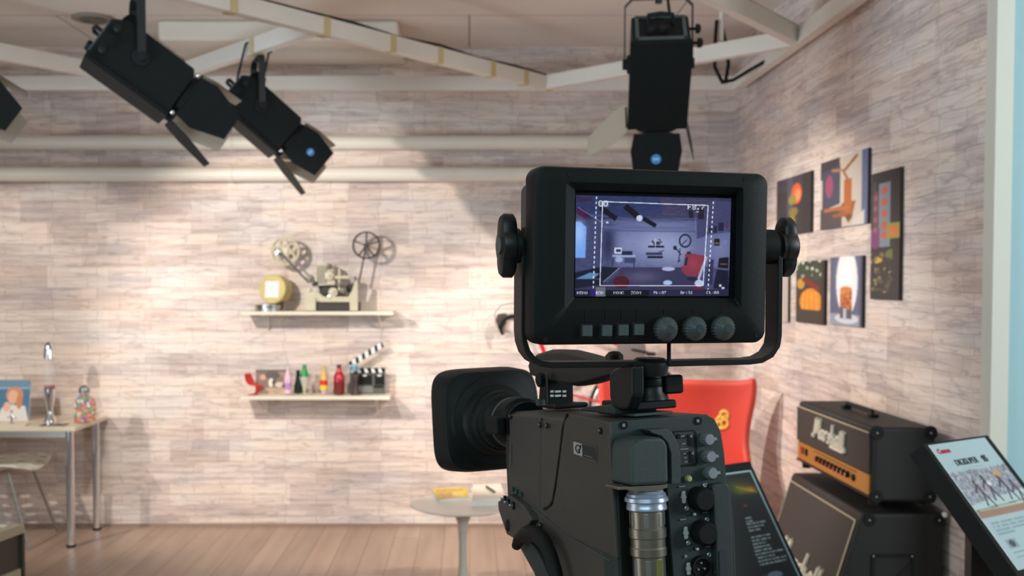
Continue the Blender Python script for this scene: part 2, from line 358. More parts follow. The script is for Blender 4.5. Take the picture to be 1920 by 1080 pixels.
# lighting truss (diagonal lattice) under the ceiling
TZ = 1.63+1.235
t = thing('lighting_truss', 'white steel ceiling truss of crossing diagonal beams above the set', 'truss', (0, 5, TZ))
A, Bn, Cn, D = V((.47, 6.40, TZ)), V((1.66, 5.22, TZ)), V((1.66, 6.40, TZ)), V((-1.95, 6.36, TZ))
def ext(a, b, k): return a+(b-a)*k
beams = [(V((-5.2, 6.40, TZ)), Cn), (Cn, V((1.66, 1.2, TZ))), (A, ext(A, V((-1.21, 4.40, TZ)), 1.75)), (A, Bn), (Bn, ext(Bn, V((.98, 4.36, TZ)), 2.6)),
         (V((-.757, 5.0, TZ)), D), (D, ext(D, V((-2.62, 5.40, TZ)), 2.4))]
for i, (a, b) in enumerate(beams):
    a = a.copy(); b = b.copy(); dz = .0008*i; a.z += dz; b.z += dz
    G().bar(a, b, .055, .085).build('beam', M_beam, t, world=True, bevel=.004)
for (a, b, ks) in ((beams[2][0], beams[2][1], (.05, .12, .22, .30, .40, .52, .6)), (beams[0][0], beams[0][1], (.93, .83)), (beams[5][0], beams[5][1], (.3,))):
    for k in ks:
        c = a+(b-a)*k; d = (b-a).normalized(); G().bar(c-d*.022, c+d*.022, .060, .090).build('tape_band', M_tape, t, world=True)
for (p, h) in ((P(1352, 160, 5.9), .2),):
    G().cyl((p.x, p.y, TZ+.04), (p.x, p.y, CZ-.001), .013).build('hanger_rod', M_beam, t, world=True)
def cable(label, pts, r=.008, grp=None):
    o = G().tube(pts, r, 8).build('power_cable', M_rub); return tag(o, label, 'cable', grp)
def onb(a, b, ks, side=.0): return [a+(b-a)*k+V((0, side, .052+.008*math.sin(k*37))) for k in ks]
cable('black cable lying along the top of the long diagonal truss beam', onb(*beams[2], [i/14 for i in range(0, 15)]), .011)
cable('black cable lying on the truss beam near the right corner', onb(*beams[4], [i/12 for i in range(0, 13)]), .011)
p0 = P(1352, 100, 5.88)
cable('black cable looped around the hanging rod at the right corner of the truss', [P(1344, 38, 5.88), P(1341, 80, 5.88), P(1340, 125, 5.88), P(1352, 150, 5.88), P(1360, 155, 5.90), P(1366, 120, 5.92), P(1360, 80, 5.92), P(1352, 42, 5.92)], .011)
cable('black cable sagging from the hanging rod to the right truss beam', [P(1352, 155, 5.86), P(1375, 150, 5.86), P(1405, 132, 5.8), P(1440, 112, 5.7)], .010)

# ------------------------------------------------------------------ studio spotlights
M_lamp = mat('black_lamp_housing', (.0042, .0060, .0062), .6, spec=.22, vary=.2, vscale=25)
M_flapi = mat('pale_barn_door_inside', rgb(176, 166, 148), .5)
M_blue = mat('blue_sticker', rgb(60, 130, 190), .5)
M_lens = mat('lamp_lens', (.9, .85, .75), .1, trans=.8, rough_=0) if False else mat('lamp_lens', (.9, .87, .8), .15, trans=.9)
LB = {}
def lamp_body_parts(par):
    g = G(); prof = [(-.19, -.112), (.19, -.112), (.19, .085), (.172, .112), (-.135, .112), (-.19, .075)]
    g.prism([(x, -.108, z) for x, z in prof], (0, .216, 0)); LB['housing'] = g.build('housing', M_lamp, par, bevel=.006)
    g = G(); g.box((-.192, -.116, -.124), (.192, .116, -.104)); g.build('base_plate', M_lamp, par, bevel=.003)
    g = G(); g.prism([(-.165, -.06, .11), (-.07, -.06, .11), (-.09, -.06, .155), (-.15, -.06, .155)], (0, .12, 0)); g.build('vent_box', M_lamp, par, bevel=.004)
    g = G(); g.lathe([(.075, .19), (.112, .195), (.112, .222), (.10, .224), (.10, .20)], axis=(1, 0, 0), n=36); g.build('front_ring', M_lamp, par)
    g = G(); g.lathe([(.0, .212), (.06, .209), (.098, .203), (.098, .198), (0, .198)], axis=(1, 0, 0), n=36, caps=False); g.build('lens', M_lens, par)
    # back: recess frame, handle, knobs
    g = G()
    for a, b in (((-.196, -.095, -.10), (-.188, .095, -.085)), ((-.196, -.095, .06), (-.188, .095, .072)), ((-.196, -.095, -.1), (-.188, -.082, .07)), ((-.196, .082, -.1), (-.188, .095, .07))): g.box(a, b)
    g.build('rear_frame', M_key, par)
    G().tube([(-.188, -.045, .02), (-.225, -.045, .022), (-.23, 0, .023), (-.225, .045, .022), (-.188, .045, .02)], .009, 10).build('handle', M_rub, par)
    for y, z in ((-.01, -.045), (.035, -.05)):
        G().lathe([(.012, 0), (.016, .006), (.016, .024), (.012, .028)], (-.19, y, z), (-1, 0, 0), 16).build('rear_knob', M_rub, par)
    for z in (-.06, .045):
        g = G(); g.cyl((-.15, -.108, z), (-.15, -.138, z), .006); g.lathe([(.018, 0), (.018, .014), (.01, .02)], (-.15, -.136, z), (0, -1, 0), 14); g.build('focus_knob', M_rub, par)
    for (y, z) in ((-.11, -.095), (-.10, .10)):
        g = G(); g.sphere((.20, y, z), .010); g.build('catch', M_chrome, par)
    for s in (-1, 1): 
        g = G(); g.lathe([(.030, 0), (.036, .004), (.036, .012), (.022, .014), (.02, .03), (.0, .03)], (-.02, s*.108, .015), (0, s, 0), 24); g.build('tilt_knob', M_rub, par)
def flap(par, hx, wdt, wf, Lf, side, ang, logo=False, label=None):
    # hinged trapezoid: side in '+y','-y','+z','-z'
    s = 1 if side[0] == '+' else -1; ca, sa = math.cos(R_(ang)), math.sin(R_(ang)); off = .118
    def pt(l, u, dpt=0):
        out = off+l*sa-dpt*ca; x = .215+l*ca+dpt*sa
        return V((x, s*out, u)) if side[1] == 'y' else V((x, u, s*out))
    poly = [pt(0, -wdt/2), pt(0, wdt/2), pt(Lf*.35, wdt/2+.012), pt(Lf, wf/2), pt(Lf, -wf/2), pt(Lf*.35, -wdt/2-.012)]
    inn = [pt(0, -wdt/2, .0022), pt(0, wdt/2, .0022), pt(Lf*.35, wdt/2+.012, .0022), pt(Lf, wf/2, .0022), pt(Lf, -wf/2, .0022), pt(Lf*.35, -wdt/2-.012, .0022)]
    d = (pt(0, 0, .002)-pt(0, 0))
    o = G().prism(poly, d).build('barn_door', M_lamp, par)
    G().prism([p for p in inn], d*.25).build('lining', M_flapi, o)
    g = G(); a = pt(0, -wdt/2*.7); b = pt(0, wdt/2*.7); g.tube([a, b], .004, 8); g.build('hinge', M_rub, o)
    if logo:
        c = pt(Lf*.52, 0, -.0012); n = (pt(0, 0)-pt(0, 0, .01)).normalized()
        g = G(); g.lathe([(.0, 0), (.020, 0), (.020, .001), (0, .001)], c, n, 24, caps=False); g.build('logo_disc', M_blue, o)
        g = G(); u = V((1, 0, 0)); v = n.cross(u).normalized(); u = v.cross(n)
        for dd in (-.006, .006):
            cc = c+n*.0015; g.tube([cc+v*(dd-.004)-u*.006, cc+v*(dd)+u*.006, cc+v*(dd+.004)-u*.004], .0018, 6)
        g.build('logo_mark', M_whiteink, o)
    return o
proto = thing('studio_spotlight', '', 'lamp', (0, 0, 0)); lamp_body_parts(proto)
def place_lamp(center, d, label, top, flaps, first=False, yoke_side=.13, cablepts=None):
    d = V(d).normalized(); y = V((0, 0, 1)).cross(d).normalized(); z = d.cross(y)
    M = Matrix((d, y, z)).transposed().to_4x4(); M.translation = V(center)
    if first: r = proto
    else:
        r = proto.copy(); S.collection.objects.link(r)
        for ch in list(proto.children):
            if ch.name.split('.')[0] in ('barn_door', 'yoke', 'clamp', 'safety_cable'): continue
            c = ch.copy(); S.collection.objects.link(c); c.parent = r
    r.matrix_basis = M; r['label'] = label; r['category'] = 'lamp'; r['group'] = 'studio spotlights hanging from the truss'
    for f in flaps: flap(r, .2, *f[:-1], logo=f[-1]) if True else None
    c = V(center)+M.to_3x3() @ V((-.02, 0, .015)); yy = y
    zt = top-.10
    g = G(); 
    up = V((0, 0, 1))
    pts = [c-yy*yoke_side, c-yy*yoke_side+up*(zt-c.z), c-yy*(yoke_side-.03)+up*(zt-c.z+.03), c+yy*(yoke_side-.03)+up*(zt-c.z+.03), c+yy*yoke_side+up*(zt-c.z), c+yy*yoke_side]
    h = yy.cross(up)*.034
    g.flat(pts, h, .005)
    g.build('yoke', M_blk2, r, world=True)
    ct = V((c.x, c.y, zt+.03)); g = G(); g.cyl(ct-up*.02, ct+up*.045, .014); g.prism([ct+V((-.03, -.018, .03)), ct+V((.03, -.018, .03)), ct+V((.034, -.018, .10)), ct+V((-.034, -.018, .10))], (0, .036, 0))
    g.cyl(ct+V((.03, 0, .05)), ct+V((.075, 0, .05)), .008); g.cyl(ct+V((.07, 0, .03)), ct+V((.07, 0, .07)), .006)
    g.build('clamp', M_blk2, r, world=True, bevel=.002)
    if cablepts: G().tube(cablepts, .006, 8).build('power_lead', M_rub, r, world=True)
    return r, M
TB = TZ-.045
FA = [(.19, .12, .215, '-y', 1, False), (.19, .12, .25, '+y', 6, False), (.18, .12, .19, '+z', 6, False), (.18, .12, .235, '-z', 13, False)]
FL = [(.19, .16, .20, '-y', 3, True)]+FA[1:]
d1 = (.75, .35, -.56)
c1 = P(262, 128, 4.3)
r1, M1 = place_lamp(c1, d1, 'large black spotlight with open barn doors, hanging at upper left', P(0, -20, 4.3).z+.04, FA, first=True,
    cablepts=[c1+V((-.10, -.02, .10)), c1+V((-.03, -.06, .16)), c1+V((.02, -.05, .17)), c1+V((.03, -.03, .32))])
c2 = P(486, 214, 5.45); d2 = (.72, .28, -.64)
r2, M2 = place_lamp(c2, d2, 'smaller black spotlight with blue disc on its barn door, right of the large one', TB+.06, FL,
    cablepts=[c2+V((-.15, 0, .02)), c2+V((-.10, -.04, .2)), c2+V((-.06, -.04, .36)), c2+V((.0, 0, .40)), c2+V((.05, 0, .38))])
c3 = P(1234, 132, 4.04); d3 = (.08, .66, -.72)
r3, M3 = place_lamp(c3, d3, 'black spotlight seen from behind above the viewfinder, hanging at upper right', P(0, -20, 3.95).z+.06,
    [(.18, .17, .20, '-z', 20, True), (.20, .13, .21, '+y', 48, False), (.17, .12, .18, '-y', 14, False), (.17, .12, .18, '+z', 10, False)])
fl3 = [o for o in r3.children if o.name.startswith('barn_door')][1]; fl3.data.materials[0] = M_flapi; fl3['label'] = 'barn door leaf turned outward, coloured pale as if lit'  # outer face coloured pale in place of room light falling on it
c0 = P(-152, 112, 4.3)
r0, M0 = place_lamp(c0, d1, 'black spotlight cut by the left picture edge, only its barn door in view', P(0, -20, 4.3).z+.04, FA)
def lampspot(M, power, angle, tgt=None, blend=.5, name='spotlight_beam'):
    p = M @ V((.46, 0, .02)); q = V(tgt) if tgt else M @ V((2, 0, 0)); spot(name, p, q, power, WARM, angle, blend, .025)
lampspot(M0, 188, 76, (-.95, 6.8, 1.1))
lampspot(M1, 138, 60, (1.0, 6.8, .45))
lampspot(M2, 210, 66, (1.74, 5.2, .95))
lampspot(M3, 125, 62, (.1, 6.8, .45))

# ------------------------------------------------------------------ wall shelves and what stands on them
M_shelf = mat('white_shelf_board', rgb(226, 218, 200), .45, vary=.02)
def shelf(px0, px1, pyf, lb):
    yf = WY-.23; a = P(px0, pyf, yf); b = P(px1, pyf, yf); z = a.z
    t = thing('wall_shelf', lb, 'shelf', ((a.x+b.x)/2, WY, z), group='white wall shelves')
    G().box((a.x, yf, z-.024), (b.x, WY-.001, z)).build('board', M_shelf, t, world=True, bevel=.003)
    for x in (a.x+.13, b.x-.10):
        g = G(); g.box((x-.008, yf+.04, z-.034), (x+.008, WY-.002, z-.0245)); g.box((x-.008, WY-.012, z-.13), (x+.008, WY-.002, z-.0245)); g.bar((x, yf+.07, z-.036), (x, WY-.012, z-.12), .006, .012)
        g.build('shelf_bracket', M_white, t, world=True)
    return z
zs1 = shelf(452, 737, 584, 'upper white wall shelf carrying the film projector')
zs2 = shelf(450, 731, 743, 'lower white wall shelf carrying small bottles and a clapperboard')
SY = WY-.12
def SP(px, z, Y=SY): return V((P(px, 530, Y).x, Y, z))
# film can
p = SP(517, zs1, SY)
t = thing('film_can', 'silver round flat film can lying on the upper shelf under the gold can', 'can', SP(506, zs1))
G().lathe([(.0, 0), (.098, 0), (.098, .034), (.101, .035), (.101, .043), (.0, .043)], n=40, caps=False).build('can', M_steel, t)
G().lathe([(.101, .0), (.103, .001), (.103, .006), (.101, .007)], (0, 0, .025), n=40, caps=False).build('rim', M_chrome, t)
M_gold = mat('gold_tin', rgb(212, 192, 132), .4, metal=.25, vary=.1)
cg = SP(517, zs1+.043+.096); ax = V((-.35, -1, .10)).normalized()
t = thing('gold_film_can', 'gold round can with a white square label, standing on edge on the upper shelf', 'can', cg)
G().lathe([(0, -.045), (.094, -.045), (.096, -.04), (.096, .040), (.088, .046), (.0, .046)], (0, 0, 0), ax, 40, caps=False).build('can', M_gold, t)
u = ax.cross(V((0, 0, 1))).normalized(); v = u.cross(ax)*-1; c = ax*.0475
u = -u if u.x < 0 else u; v = V((0, 0, 1))-ax*ax.z; v.normalize()
G().prism([c-u*.05-v*.055, c+u*.05-v*.055, c+u*.05+v*.05, c-u*.05+v*.05], ax*.001).build('label_sheet', mat('paper_white', rgb(238, 232, 226), .7), t)
# projector
M_crm = mat('cream_enamel', rgb(202, 192, 166), .4, vary=.12, vscale=40); M_crmd = mat('grey_enamel', rgb(120, 112, 98), .4, vary=.2, vscale=60); M_dark = mat('dark_machine_metal', rgb(58, 50, 44), .4, vary=.2)
pc = SP(625, zs1)
t = thing('film_projector', 'vintage cream film projector with two reels on the upper wall shelf', 'projector', pc)
def L2(px, py, Y=SY): return P(px, py, Y)-pc
def pj(name, g, m, **k): return g.build(name, m, t, **k)
g = G(); a = L2(577, 583); b = L2(674, 583)
g.prism([L2(574, 582), L2(595, 582), L2(595, 558), L2(604, 566), L2(658, 566), L2(658, 582), L2(673, 582), L2(673, 527), L2(668, 527), L2(662, 545), L2(655, 556), L2(610, 556), L2(596, 545), L2(574, 548)], (0, .02, 0)); 
for v_ in g.bm.verts: v_.co.y -= .07
pj('front_casting', g, M_crm, bevel=.002)
g = G(); g.prism([L2(574, 583), L2(674, 583), L2(674, 566), L2(574, 566)], (0, .14, 0)); 
for v_ in g.bm.verts: v_.co.y -= .05
for v_ in g.bm.verts: v_.co.z = max(v_.co.z, .001)
pj('base', g, M_dark, bevel=.003)
g = G(); g.prism([L2(594, 495), L2(618, 494), L2(626, 500), L2(630, 534), L2(596, 536)], (0, .11, 0)); 
for v_ in g.bm.verts: v_.co.y -= .045
pj('lamp_house', g, M_crm, bevel=.004)
g = G()
for x in (597, 602, 607, 612): g.prism([L2(x, 498), L2(x+2.2, 498), L2(x+2.2, 532), L2(x, 532)], (0, .005, 0))
for v_ in g.bm.verts: v_.co.y -= .05
pj('vent_ribs', g, M_crmd)
g = G(); g.prism([L2(597, 536), L2(630, 536), L2(628, 556), L2(600, 556)], (0, .10, 0)); pj('motor_block', g, M_dark, bevel=.003)
for (x, y, r, m) in ((620, 517, 9, M_crm), (627, 548, 9, M_crm), (585, 523, 7, M_crmd), (583, 545, 5, M_crm), (646, 545, 6, M_crmd), (655, 552, 5, M_dark), (621, 557, 5, M_chrome), (640, 534, 5, M_crmd), (592, 532, 5, M_dark), (618, 500, 5, M_crmd)):
    c = L2(x, y); rr = r/1920*SY; g = G(); g.lathe([(rr, 0), (rr*1.05, .01), (rr*.9, .022), (rr*.35, .024), (rr*.3, .034), (0, .034)], c+V((0, -.045, 0)), (0, -1, 0), 20); pj('roller', g, m)
g = G(); g.bar(L2(630, 520)+V((0, -.05, 0)), L2(657, 520)+V((0, -.05, 0)), .03, .02); g.bar(L2(638, 504)+V((0, -.05, 0)), L2(638, 545)+V((0, -.05, 0)), .016, .014); pj('lens_barrel', g, M_crm, bevel=.003)
g = G(); g.prism([L2(650, 534), L2(668, 530), L2(664, 560), L2(652, 560)], (0, .05, 0)); pj('gear_cover', g, M_dark, bevel=.004)
def reel(c, R, holes, m, name='reel'):
    g = G(); n = 48
    if holes == 'spokes':
        for yy_ in (-.012, .012):
            g.tube([c+V((math.cos(a*2*PI/n)*R, yy_, math.sin(a*2*PI/n)*R)) for a in range(n)], .0055, 6, closed=True)
            for k in range(5):
                a = k*2*PI/5+.3; g.bar(c+V((0, yy_, 0)), c+V((math.cos(a)*R, yy_, math.sin(a)*R)), .010, .003, (0, 1, 0))
        g.cyl(c+V((0, -.016, 0)), c+V((0, .016, 0)), .016)
    else:
        for yy_ in (-.010, .010):
            for k in range(5):
                a = k*2*PI/5+.5; q = c+V((math.cos(a)*R*.6, yy_, math.sin(a)*R*.6))
                g.tube([q+V((math.cos(b_*2*PI/20)*R*.27, 0, math.sin(b_*2*PI/20)*R*.27)) for b_ in range(20)], .008, 6, closed=True)
            g.tube([c+V((math.cos(a*2*PI/n)*R, yy_, math.sin(a*2*PI/n)*R)) for a in range(n)], .009, 6, closed=True)
            g.lathe([(.004, yy_), (R*.36, yy_), (R*.36, yy_+.003), (.004, yy_+.003)], c, (0, 1, 0), 24)
        g.cyl(c+V((0, -.02, 0)), c+V((0, .02, 0)), .02)
    return pj(name, g, m)
RY = SY-.02
reel(L2(535, 471, RY), .088, 'holes', M_crm); reel(L2(687, 460, RY), .085, 'spokes', M_dark)
g = G(); g.bar(L2(531, 478, RY)+V((0, -.02, 0)), L2(580, 530, RY)+V((0, -.02, 0)), .012, .018, (0, 1, 0)); pj('reel_arm', g, M_dark)
g = G(); g.lathe([(.022, 0), (.024, .01), (.018, .03), (0, .034)], L2(524, 473, RY)+V((0, -.02, 0)), (0, -1, 0), 18); pj('hub_knob', g, M_chrome)
g = G(); g.bar(L2(686, 462, RY)+V((0, .02, 0)), L2(672, 531, RY)+V((0, .02, 0)), .010, .014, (0, 1, 0)); pj('reel_arm', g, M_dark)

# lower shelf objects
def bottle(px, hpx, rpx, prof, cols, name, label, Y, cat='bottle', lbl=None):
    """prof: (r fraction, h fraction, material idx)"""
    b = SP(px, zs2, Y); k = Y/1920; H = hpx*k; R = rpx*k
    t = thing(name, label, cat, b, group='small bottles on the lower shelf')
    for nm, lo, hi, m in cols:
        pr = [(r*R, h*H) for r, h in prof if lo <= h <= hi]
        def at(h):
            for (r0, h0), (r1, h1) in zip(prof, prof[1:]):
                if h0 <= h <= h1: return (r0+(r1-r0)*(h-h0)/max(h1-h0, 1e-6))*R
            return prof[-1][0]*R
        pr = [(at(lo)+(.0004 if nm == 'cap' else 0), lo*H)]+[q for q in pr if lo*H < q[1] < hi*H]+[(at(hi)+(.0004 if nm == 'cap' else 0), hi*H)]
        G().lathe(pr, n=24).build(nm, m, t)
    return t
red = mat('red_glass', rgb(176, 20, 40), .2, coat=.5); green = mat('green_cap', rgb(24, 140, 72), .35); dgreen = mat('dark_green_glass', rgb(30, 50, 38), .2)
pink = mat('pink_glass', rgb(226, 190, 206), .25, vary=.2, vscale=60); silver = mat('silver_foil', rgb(205, 200, 186), .35, metal=.2); yel = mat('gold_foil', rgb(214, 178, 90), .35); redl = mat('red_label', rgb(214, 40, 34), .5); whl = mat('pale_label', rgb(230, 200, 190), .5)
blackc = mat('black_cap', rgb(34, 22, 20), .4); yl = mat('yellow_label', rgb(240, 200, 50), .5); brl = mat('dark_red_label', rgb(110, 30, 28), .5, vary=.5, vscale=90); purp = mat('purple_band', rgb(186, 140, 190), .4)
cola = [(.0, .0), (.92, .0), (1, .06), (.86, .3), (1, .5), (.95, .62), (.5, .78), (.36, .9), (.4, 1.0)]
YF = SY-.03
bottle(538.5, 54, 7, cola, [('bottle_base', 0, .18, pink), ('label_band', .18, .42, purp), ('bottle_neck', .42, .9, pink), ('cap', .9, 1, whl)], 'pink_bottle', 'slim pale pink bottle, leftmost of the bottles on the lower shelf', YF)
bottle(558, 44, 8.5, [(0, 0), (.95, 0), (1, .05), (.95, .3), (.6, .6), (.45, .85), (.48, 1)], [('bottle_body', 0, .9, dgreen), ('cap', .9, 1, blackc)], 'green_bottle', 'small dark green bottle standing behind the green and silver one', SY+.05)
bottle(570, 57, 9, [(0, 0), (1, 0), (1, .55), (1, .6), (.62, .78), (.4, .9), (.38, 1)], [('bottle_body', 0, .6, silver), ('shoulder', .6, .9, green), ('cap', .9, 1, green)], 'silver_bottle', 'silver bottle with a green neck on the lower shelf', YF)
bottle(606, 55, 7.5, [(0, 0), (1, 0), (1, .5), (.55, .75), (.36, .88), (.38, 1)], [('bottle_base', 0, .2, whl), ('label_band', .2, .34, yl), ('bottle_body', .34, .52, redl), ('bottle_neck', .52, .9, yel), ('cap', .9, 1, yel)], 'gold_necked_bottle', 'bottle with gold neck and red and yellow label on the lower shelf', YF)
bottle(635, 57, 10.5, [(0, 0), (.95, 0), (1, .04), (1, .6), (.85, .68), (.45, .8), (.42, 1)], [('label_band', 0, .45, brl), ('bottle_body', .45, .93, red), ('cap', .93, 1, blackc)], 'red_bottle', 'large dark red bottle with a black cap on the lower shelf', YF)
# red miniature chair
p = SP(474, zs2, YF); t = thing('miniature_chair', 'tiny red moulded cantilever chair at the left end of the lower shelf', 'ornament', p)
g = G(); k = SY/1920; prof = [(-13, 41), (-12, 34), (-9, 26), (-4, 20), (4, 19), (11, 20), (13, 17), (11, 11), (9, 5), (4, 1.0), (-8, 1.0)]
rings = []
for i, (x, z) in enumerate(prof):
    hw = [10, 12, 13, 12, 12, 12, 11, 9, 8, 9, 12][i]*k
    rings.append([V((x*k, -hw, z*k)), V((x*k-.004, -hw*.5, z*k-.004)), V((x*k-.005, 0, z*k-.005 if i > 0 else z*k)), V((x*k-.004, hw*.5, z*k-.004)), V((x*k, hw, z*k))])
for r_ in rings: 
    for q in r_: q.z = max(q.z, .003)
g.loft(rings, False, False); g.build('shell', mat('glossy_red_plastic', rgb(214, 22, 30), .25, coat=.4), t, subs=1, solid=.005).rotation_euler = (0, 0, R_(-25))
# picture print leaning
cv = Cv(60, 44, (120, 92, 80)); cv.rect(0, 0, 60, 6, (92, 74, 62)).ell(14, 14, 6, 5, (196, 150, 130)).ell(32, 10, 14, 8, (70, 56, 50)).ell(30, 24, 5, 8, (226, 214, 196)).ell(46, 28, 9, 5, (210, 196, 176)).ell(35, 24, 3, 6, (40, 34, 34)).ell(54, 30, 3, 4, (40, 40, 44)).rect(0, 34, 60, 44, (186, 150, 126)).poly([(0, 20), (20, 36), (0, 44)], (60, 66, 48)).poly([(40, 4), (60, 4), (60, 18)], (150, 112, 106)).blur(1)
a = SP(477, zs2, WY-.05); b = SP(536, zs2, WY-.05); h = 44*SY/1920
t = thing('postcard_board', 'brown picture board leaning at the back of the lower shelf behind the bottles', 'picture', a)
w_ = b.x-a.x; G().prism([(0, 0, 0), (w_, 0, 0), (w_, .03, h), (0, .03, h)], (0, .006, 0)).build('board', M_dark, t)
cvmesh('printed_face', cv, (0, .029, h), (w_, .029, h), (0, -.001, 0), print_mat('postcard_print'), t)
# clapperboard
t = thing('clapperboard', 'black and white film clapperboard with its stick raised, on the lower shelf', 'clapperboard', SP(688, zs2, WY-.09)); pc = V(t.location)
YC = WY-.10; base = zs2
def LC(px, py): q = P(px, py, YC)-pc; return q
x0, x1 = LC(656, 700).x, LC(722, 700).x; h = (LC(0, 700).z); dy = YC-pc.y
slate_m = mat('slate_board', rgb(84, 84, 78), .5, vary=.1)
G().box((x0, dy, 0), (x1, dy+.010, h)).build('slate', slate_m, t)
g = G(); wd = x1-x0; nst = 5; hb = .036
G().box((x0, dy-.002, h), (x1, dy+.012, h+hb)).build('lower_stick', M_rub, t)
g = G()
for i in range(nst):
    a = x0+wd*(i+.15)/nst; g.prism([(a, dy-.003, h+.004), (a+wd/nst*.5, dy-.003, h+.004), (a+wd/nst*.5-.012, dy-.003, h+hb-.003), (a-.006, dy-.003, h+hb-.003)], (0, .0008, 0))
g.build('stripes', M_whiteink, t)
g = G(); g.box((x0+.05, dy-.001, h*.45), (x1-.085, dy-.0002, h*.92)); g.box((x1-.068, dy-.001, h*.45), (x1-.005, dy-.0002, h*.92)); g.box((x0+.02, dy-.001, h*.55), (x0+.045, dy-.0002, h*.92)); g.box((x1-.075, dy-.001, h*.30), (x1-.01, dy-.0002, h*.42)); g.build('fields', M_rub, t)
g = G()
for zz in (.12, .22, .32): g.box((x0+.02, dy-.0012, h*zz), (x1-.08, dy-.0002, h*zz+.0018))
for xx in (x0+.03, x0+.085, x1-.05): g.box((xx, dy-.0014, h*.86), (xx+.025, dy-.0002, h*.93))
g.build('ruled_lines', M_whiteink, t)
a = V((x0+.010, dy+.004, h+hb+.004)); b = LC(720, 650); b.y = dy+.004; d = (b-a).normalized(); nrm = V((-d.z, 0, d.x))
o = G().prism([a, b, b+nrm*.036, a+nrm*.036], (0, .012, 0)).build('clap_stick', M_rub, t)
g = G(); Ls = (b-a).length
for i in range(5):
    s_ = a+d*Ls*(i+.25)/5.2; g.prism([s_+V((0, -.001, 0)), s_+d*Ls*.105+V((0, -.001, 0)), s_+d*(Ls*.105+.014)+nrm*.036+V((0, -.001, 0)), s_+d*.014+nrm*.036+V((0, -.001, 0))], (0, .001, 0))
g.build('stick_stripes', M_whiteink, o)
# small toy in front of the clapperboard
p = SP(666, zs2, YF); k = YF/1920
t = thing('toy_figurine', 'tiny dark figurine with a pale blue head in front of the clapperboard', 'ornament', p)
g = G(); g.lathe([(0, 0), (9*k, 0), (9*k, 2*k), (5*k, 10*k), (4.5*k, 24*k), (6*k, 34*k), (3*k, 40*k)], n=18, caps=False); g.build('body', mat('dark_brown_figure', rgb(66, 50, 48), .5), t)
g = G(); g.sphere((-2*k, 0, 51*k), 10*k, (1.1, .8, .75)); g.build('head', mat('pale_blue_head', rgb(140, 178, 190), .5, vary=.4, vscale=60), t)
for s in (-1, 1): G().sphere((-2*k+s*4*k, -8*k, 52*k), 2.2*k).build('eye', mat('blue_eye', rgb(40, 100, 130), .3), t)

# ------------------------------------------------------------------ bicycle on the back wall
M_red = mat('red_bike_paint', rgb(206, 18, 44), .3, coat=.5); M_tyre = mat('tyre_rubber', (.02, .02, .022), .7)
BY = WY-.16
t = thing('wall_bicycle', 'red framed bicycle hung upright on the stone wall behind the video camera', 'bicycle', P(1110, 620, BY)); bo = V(t.location)
def LBk(px, py, dy=0): q = P(px, py, BY)-bo; q.y += dy; return q
for (cx_, cy_) in ((1114, 492), (1196, 772)):
    c = LBk(cx_, cy_); r = .315; n = 64
    o = G().tube([c+V((math.cos(a*2*PI/n)*r, 0, math.sin(a*2*PI/n)*r)) for a in range(n)], .012, 8, closed=True).build('wheel', M_tyre, t)
    g = G(); g.tube([c+V((math.cos(a*2*PI/n)*(r-.018), 0, math.sin(a*2*PI/n)*(r-.018))) for a in range(n)], .008, 6, closed=True)
    for k in range(20): a = k*2*PI/20; g.tube([c+V((0, .02*(-1)**k, 0)), c+V((math.cos(a)*(r-.02), 0, math.sin(a)*(r-.02)))], .0012, 4)
    g.cyl(c+V((0, -.04, 0)), c+V((0, .04, 0)), .018); g.build('spokes', M_steel, o)
hd = LBk(1016, 588); hd2 = LBk(1006, 622); sc_ = LBk(1047, 734); bb = LBk(1182, 654); ra = LBk(1196, 772); fa = LBk(1114, 492)
g = G(); g.tube([hd, hd2+(hd2-hd)*.2], .019, 10)
for a, b in ((hd2, sc_), (hd, bb), (bb, sc_)): g.tube([a, b], .015, 10)
for s in (-.045, .045): g.tube([sc_, ra+V((0, s, 0))], .008, 8); g.tube([bb, ra+V((0, s, 0))], .008, 8)
g.build('frame', M_red, t)
g = G()
for s in (-.045, .045): g.tube([hd+V((0, s*.8, 0)), hd+(fa-hd)*.6+V((0, s, 0)), fa+V((0, s, 0))], .009, 8)
g.build('fork', M_red, t)
g = G(); st_ = LBk(985, 606); g.tube([hd2, st_], .012, 8); g.build('stem', M_rub, t)
g = G()
for s in (-1, 1): g.tube([st_, st_+V((-.005, s*.10, .01)), LBk(962, 592, s*.13 if s < 0 else .11), LBk(944, 598, s*.13 if s < 0 else .11), LBk(936, 612, s*.12 if s < 0 else .10), LBk(942, 626, s*.11 if s < 0 else .09)], .011, 8)
g.build('handlebar', M_rub, t)
for s in (-1, 1): g = G(); g.prism([LBk(950, 588, s*.11), LBk(934, 590, s*.11), LBk(930, 604, s*.11), LBk(938, 622, s*.11), LBk(948, 606, s*.11)], (0, .018, 0)); g.build('brake_lever', M_dark, t, bevel=.003)
G().tube([LBk(930, 602, -.1), LBk(926, 588, -.1), LBk(938, 572, -.1), LBk(966, 566, -.1), LBk(1000, 590, -.05)], .0025, 6).build('brake_cable', M_rub, t)
g = G(); g.lathe([(.0, 0), (.095, 0), (.095, .004), (0, .004)], bb+V((0, -.045, 0)), (0, 1, 0), 32, caps=False); g.build('chainring', M_steel, t)
g = G(); g.bar(bb+V((0, -.055, 0)), LBk(1214, 660, -.055), .02, .012); g.cbox(LBk(1216, 662, -.085), (.05, .07, .02)); g.build('crank', M_rub, t)
g = G(); g.tube([sc_, LBk(1008, 752)], .011, 8); g.build('seat_post', M_steel, t)
